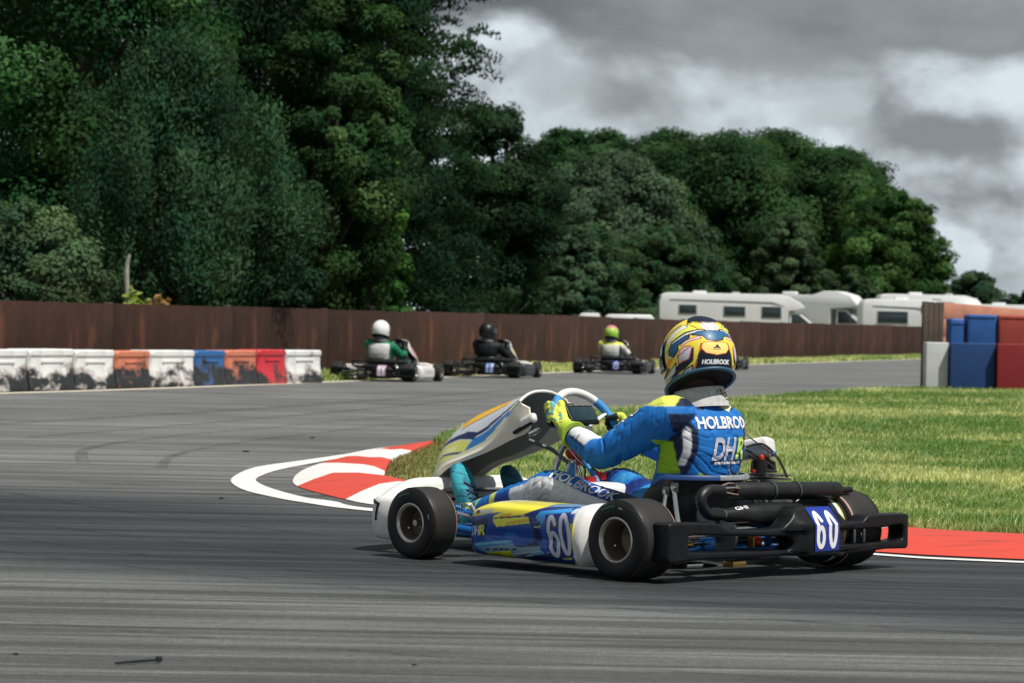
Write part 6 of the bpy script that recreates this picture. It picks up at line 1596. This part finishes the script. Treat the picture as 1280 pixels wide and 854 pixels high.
def driver(label, group, loc, rz, hero, spec):
    vox = .0044 if hero else .013
    g = body_geometry(vox); V2, N_, F, V, is_t, lim, T, psi = g
    C = paint_hero(g) if hero else spec['paint'](g)
    if hero:                                     # soften the seams between cloth colours a little
        E_ = np.array([(f[i], f[(i + 1) % len(f)]) for f in F for i in range(len(f))])
        acc = np.zeros_like(C); cnt = np.zeros(len(C)); np.add.at(acc, E_[:, 0], C[E_[:, 1]]); np.add.at(acc, E_[:, 1], C[E_[:, 0]]); np.add.at(cnt, E_[:, 0], 1); np.add.at(cnt, E_[:, 1], 1)
        C = C * .4 + .6 * acc / cnt[:, None]
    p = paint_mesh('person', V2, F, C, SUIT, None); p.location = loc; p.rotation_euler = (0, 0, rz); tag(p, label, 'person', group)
    helmet(p, (.225, .03, .754), spec['yaw'], spec.get('pitch', R(14)), spec.get('canvas'), spec.get('helmet'), (220, 360) if hero else (50, 72), spec.get('visor', (10, 14, 22)))
    hv = .0032 if hero else .008
    hand(p, 1, 72, J['wL'] + np.array([.035, -.008, .015]), hv, hero); hand(p, -1, -94, J['wR'] + np.array([.02, .006, .008]), hv, hero)
    bc = ((44, 150, 166), (26, 112, 132), (30, 60, 84)) if hero else ((50, 50, 54), (30, 30, 34), (20, 20, 22))
    boot(p, 1, J['aL'], (1.272, .166, .072), (1.352, .152, .315), J['kL'], .0045 if hero else .01, bc)
    bc2 = ((24, 104, 124), (18, 78, 98), (20, 44, 62)) if hero else bc  # right boot sits in shade, painted in as darker teals
    boot(p, -1, J['aR'], (1.272, -.124, .072), (1.352, -.108, .302), J['kR'], .0045 if hero else .01, bc2)
    # collar
    mb = MB(); rows = []
    for r_, z0 in ((.124, .572), (.112, .596), (.097, .624), (.089, .641), (.083, .642), (.077, .62)):
        rows.append([(.229 + r_ * .98 * math.cos(2 * PI * k / 40) - .01 * (z0 - .6) / .05, .027 + r_ * math.sin(2 * PI * k / 40), z0 - .016 * math.cos(2 * PI * k / 40)) for k in range(40)])
    mb.loft(rows, mat('pale_collar_cloth', (.50, .51, .50), .75, var=.22, scale=40) if hero else spec['collar'], cap=False); col_ = mb.build('collar', p, smooth=60)
    if hero:
        bv = BVHTree.FromPolygons([tuple(v) for v in V2], F)
        back = dict(ax=(0, -1, 0), ay=(-.12, 0, 1), d=(1, -.10, -.08))
        O_ = (.10, 0.018, 0)
        w1 = word('HOLBROOK', .014, .537, .305, .046)
        mb = decal(bv, [(*w1, THREAD)], O_, **back); mb.build('lettering', p, smooth=0, recalc=False)
        dh = word('DH', -.018, .440, .128, .084, .28); rr = word('R', .072, .443, .060, .084, .28)
        shp = [(*ringshape(.112, .462, .036, .060, .34, -120, 100, -22), NAVYT), (*ringshape(.106, .470, .034, .058, .12, 20, 150, -22), THREAD), (*ringshape(.060, .400, .040, .052, .16, 150, 350, -15), NAVYT), (*ringshape(.060, .398, .046, .058, .05, 160, 340, -15), LILAC)]
        mb = decal(bv, shp, O_, off=.0026, **back); mb.build('swoosh_emblem', p, smooth=0, recalc=False)
        mb = decal(bv, [(*(lambda q: (q[0] + (.004, -.004), q[1]))(dh), NAVYT), (*(lambda q: (q[0] + (.004, -.004), q[1]))(rr), NAVYT)], O_, off=.0034, **back); sh_ = mb.build('lettering', p, smooth=0, recalc=False)
        mb = decal(bv, [(*dh, LILAC), (*rr, LIMET), *[(*polyshape([(-.066 + .0145 * k, .385), (-.0545 + .0145 * k, .385), (-.0525 + .0145 * k, .394), (-.064 + .0145 * k, .394)]), THREAD) for k in range(10)]], O_, off=.0044, **back); mb.build('lettering', p, smooth=0, recalc=False)
        mb = decal(bv, [(*polyshape([(-.070, .628), (.085, .628), (.078, .600), (.034, .574), (-.022, .602)]), PALEY)], O_, off=.003, **back); mb.build('nape_patch', p, smooth=0, recalc=False)
        # thigh writing, reading from knee to hip
        h_, k_ = Vector(J['hL']), Vector(J['kL']); axv = (h_ - k_).normalized(); dv = Vector((.05, -.60, -.80)); dv = (dv - axv * dv.dot(axv)).normalized(); ayv = dv.cross(axv) ; ayv = ayv if ayv.z > 0 else -ayv
        base = k_ + axv * .165 + Vector((0, 0, .0)) - ayv * -.006
        mb = decal(bv, [(*word('HOL', -.098, .004, .105, .050), THREAD), (*word('BROOK', .054, .004, .188, .050), LILAC)], base, axv, ayv, dv, start=.13); mb.build('lettering', p, smooth=0, recalc=False)
        # sleeve patches
        sl_, el_ = Vector(J['sL']), Vector(J['eL']); axv = (sl_ - el_).normalized(); dv = Vector((-.15, -.75, -.62)); dv = (dv - axv * dv.dot(axv)).normalized(); ayv = dv.cross(axv); ayv = ayv if ayv.z > 0 else -ayv
        c = el_ + axv * .17
        mb = decal(bv, [(*polyshape([(-.070, .006), (-.035, .012), (-.036, .040), (-.068, .034)]), THREAD), (*polyshape([(-.030, .014), (-.006, .018), (-.006, .044), (-.030, .040)]), THREAD), (*ringshape(.034, .030, .020, .016, .5, 0, 360, 10, False), THREAD), (*ringshape(.034, .030, .026, .021, .14, 0, 360, 10, False), NAVYT)], c, axv, ayv, dv, off=.003)
        mb.build('sleeve_patch', p, smooth=0, recalc=False)
        mb = decal(bv, [(*ringshape(-.0515, .023, .009, .007, .6, 0, 360, 0, False), NAVYT), (*polyshape([(-.022, .024), (-.014, .025), (-.014, .036), (-.022, .035)]), NAVYT), (*ringshape(.034, .030, .008, .006, .8, 0, 360, 0, False), NAVYT)], c, axv, ayv, dv, off=.0042); mb.build('sleeve_mark', p, smooth=0, recalc=False)
        # line drawing of a helmet on the collar
        cv = [(f.vertices[:], None) for f in col_.data.polygons]; bc_ = BVHTree.FromPolygons([tuple(v.co) for v in col_.data.vertices], [q[0] for q in cv])
        INK = mat('black_ink', (.015, .015, .018), .6)
        strokes = [[(.0, .648), (.006, .624), (.022, .616), (.052, .618), (.060, .634), (.054, .650)], [(.006, .638), (.052, .640)], [(.012, .628), (.046, .629)], [(.03, .617), (.034, .606), (.058, .604)], [(-.016, .632), (-.010, .64)]]
        mb = MB()
        for S_ in strokes:
            pa = []
            for a_, b_ in S_:
                h = bc_.ray_cast(Vector((-.3, .018 - a_, b_ + .012)), Vector((1, 0, -.02)))
                if h[0] is not None: pa.append(h[0] - Vector((.0012, 0, 0)))
            if len(pa) > 1: mb.tube(pa, .0016, INK, 6)
        mb.build('collar_drawing', col_)
    return p
# ------------------------------------------------------------------ place the karts and their drivers
CAN_POD, CAN_NAS, CAN_HEL = pod_canvas(), nassau_canvas(), helmet_canvas()
KX, KY, KT = .8513, 10.2909, 2.35039
KG, DG = 'race karts on the track', 'drivers sitting in their karts'
make_kart('large blue and yellow race kart numbered 60 in the foreground', KG, (KX, KY, 0), KT, kart_palette(), True)
driver('driver in bright blue suit and yellow patterned helmet, gripping the wheel of the foreground kart', DG, (KX, KY, 0), KT, True, dict(yaw=R(-21.5), pitch=R(14), canvas=CAN_HEL))

def plain(torso, back=None, sleeve=None, legs=None, shoulder=None):
    def f(g):
        V2, N_, F, V, is_t, lim, T, psi = g; C = np.tile(s2l(torso), (len(V), 1))
        sl_ = (~is_t) & (lim < 4); lg = (~is_t) & (lim >= 4)
        if sleeve: C[sl_] = s2l(sleeve)
        if legs: C[lg] = s2l(legs)
        if back: C[is_t & (np.abs(psi) < 58) & (V[:, 2] > .34) & (V[:, 2] < .555)] = s2l(back)
        if shoulder: C[(V[:, 2] > .535) & (V[:, 2] < .62)] = s2l(shoulder)
        return C
    return f
def hel(*bands):
    def f(n):
        C = np.tile(s2l(bands[0]), (len(n), 1))
        if len(bands) > 1: C[n[:, 2] < .12] = s2l(bands[1])
        if len(bands) > 2: C[n[:, 2] > .60] = s2l(bands[2])
        return C
    return f
GPOD = mat('red_pod_plastic', (.45, .04, .07), .4); WPOD = mat('white_pod_plastic', (.66, .64, .64), .4); DPOD = mat('dark_pod_plastic', (.03, .035, .04), .4); SPOD = mat('salmon_fairing_plastic', (.60, .28, .16), .45); YFAIR = mat('yellow_fairing_plastic', (.62, .50, .14), .45); PINKF = mat('pink_fairing_plastic', (.62, .24, .26), .45)
WCOL = mat('plain_collar_cloth', (.10, .11, .12), .8)
def far_kart(label, dlabel, x, y, rz, pal, spec):
    make_kart(label, KG, (x, y, 0), rz, pal, False); driver(dlabel, DG, (x, y, 0), rz, False, spec)
far_kart('dark race kart with pink edged plate and red fairing, leftmost on the far track', 'driver in green suit with white back panel and plain white helmet', -1.98, 42.6, R(72.5), kart_palette(pod=WPOD, fairing=PINKF, bumper=WPOD, frame=STEEL, plate=(206, 170, 204), num=(238, 236, 240), number='34'),
    dict(yaw=R(-6), helmet=hel((226, 226, 226)), collar=WCOL, paint=plain((16, 104, 70), (214, 212, 214), (18, 110, 74), (20, 96, 68)), pitch=R(4)))
far_kart('black race kart with blue number plate and salmon fairing, middle of the far three', 'driver in black suit and shiny black helmet on the far track', -.44, 47.3, R(73.5), kart_palette(pod=DPOD, fairing=YFAIR, bumper=WPOD, frame=STEEL, plate=(96, 128, 200), num=(228, 232, 240), number='17'),
    dict(yaw=R(-35), helmet=hel((20, 22, 26)), collar=WCOL, paint=plain((16, 18, 24), None, (18, 20, 28), (30, 30, 34)), pitch=R(4), visor=(180, 190, 196)))
far_kart('race kart with dark blue number plate, right of the black kart on the far track', 'driver in white suit with yellow shoulders, green helmet with a pink crown', 1.83, 53.8, R(77), kart_palette(pod=DPOD, fairing=SPOD, bumper=WPOD, frame=STEEL, plate=(30, 50, 150), num=(214, 218, 236), number='8'),
    dict(yaw=R(-10), helmet=hel((168, 198, 88), (150, 200, 70), (206, 130, 136)), collar=WCOL, paint=plain((40, 66, 70), (218, 220, 214), (214, 216, 206), (30, 50, 60), (214, 218, 96)), pitch=R(4)))
far_kart('dark race kart mostly hidden behind the yellow helmet, one rear wheel showing', 'driver of the farthest kart, hidden behind the yellow patterned helmet', 4.28, 62.2, R(77), kart_palette(pod=DPOD, fairing=DPOD, frame=STEEL, plate=(40, 60, 140), number='5'),
    dict(yaw=0, helmet=hel((60, 62, 66)), collar=WCOL, paint=plain((40, 42, 46)), pitch=R(4)))
# a dropped stick and crumbs of rubber on the asphalt
mb = MB(); mb.tube([(-.06, 0, .006), (.0, .004, .007), (.055, .002, .008)], [.003, .004, .0035], PADD, 6, smooth=3); mb.box((.062, .002, .010), (.016, .012, .014), PADD, .004); o = mb.build('rubber_strip'); o.location = (-.915, 7.19, 0); o.rotation_euler = (0, 0, R(35)); tag(o, 'thin black strip of torn rubber lying on the near asphalt', 'rubber strip')
for i, (x, y, s_) in enumerate(((-1.24, 7.33, 1.0), (-.23, 7.27, .8), (-1.38, 13.9, 1.5), (-1.72, 18.9, 2.6), (-.95, 19.1, 2.2), (-1.46, 21.4, 2.0))):
    b = bmesh.new(); bmesh.ops.create_icosphere(b, subdivisions=2, radius=.005 * s_)
    for v in b.verts: v.co = Vector((v.co.x * 1.9, v.co.y, v.co.z * .5)) * (1 + .3 * mnoise.noise(v.co * 300 + Vector((i, 0, 0))))
    mb = MB(); mb.bm(b, PADD); o = mb.build('rubber_crumb'); o.location = (x, y, .004); tag(o, 'small black crumb of tyre rubber lying on the asphalt', 'rubber crumb', 'rubber crumbs on the asphalt')
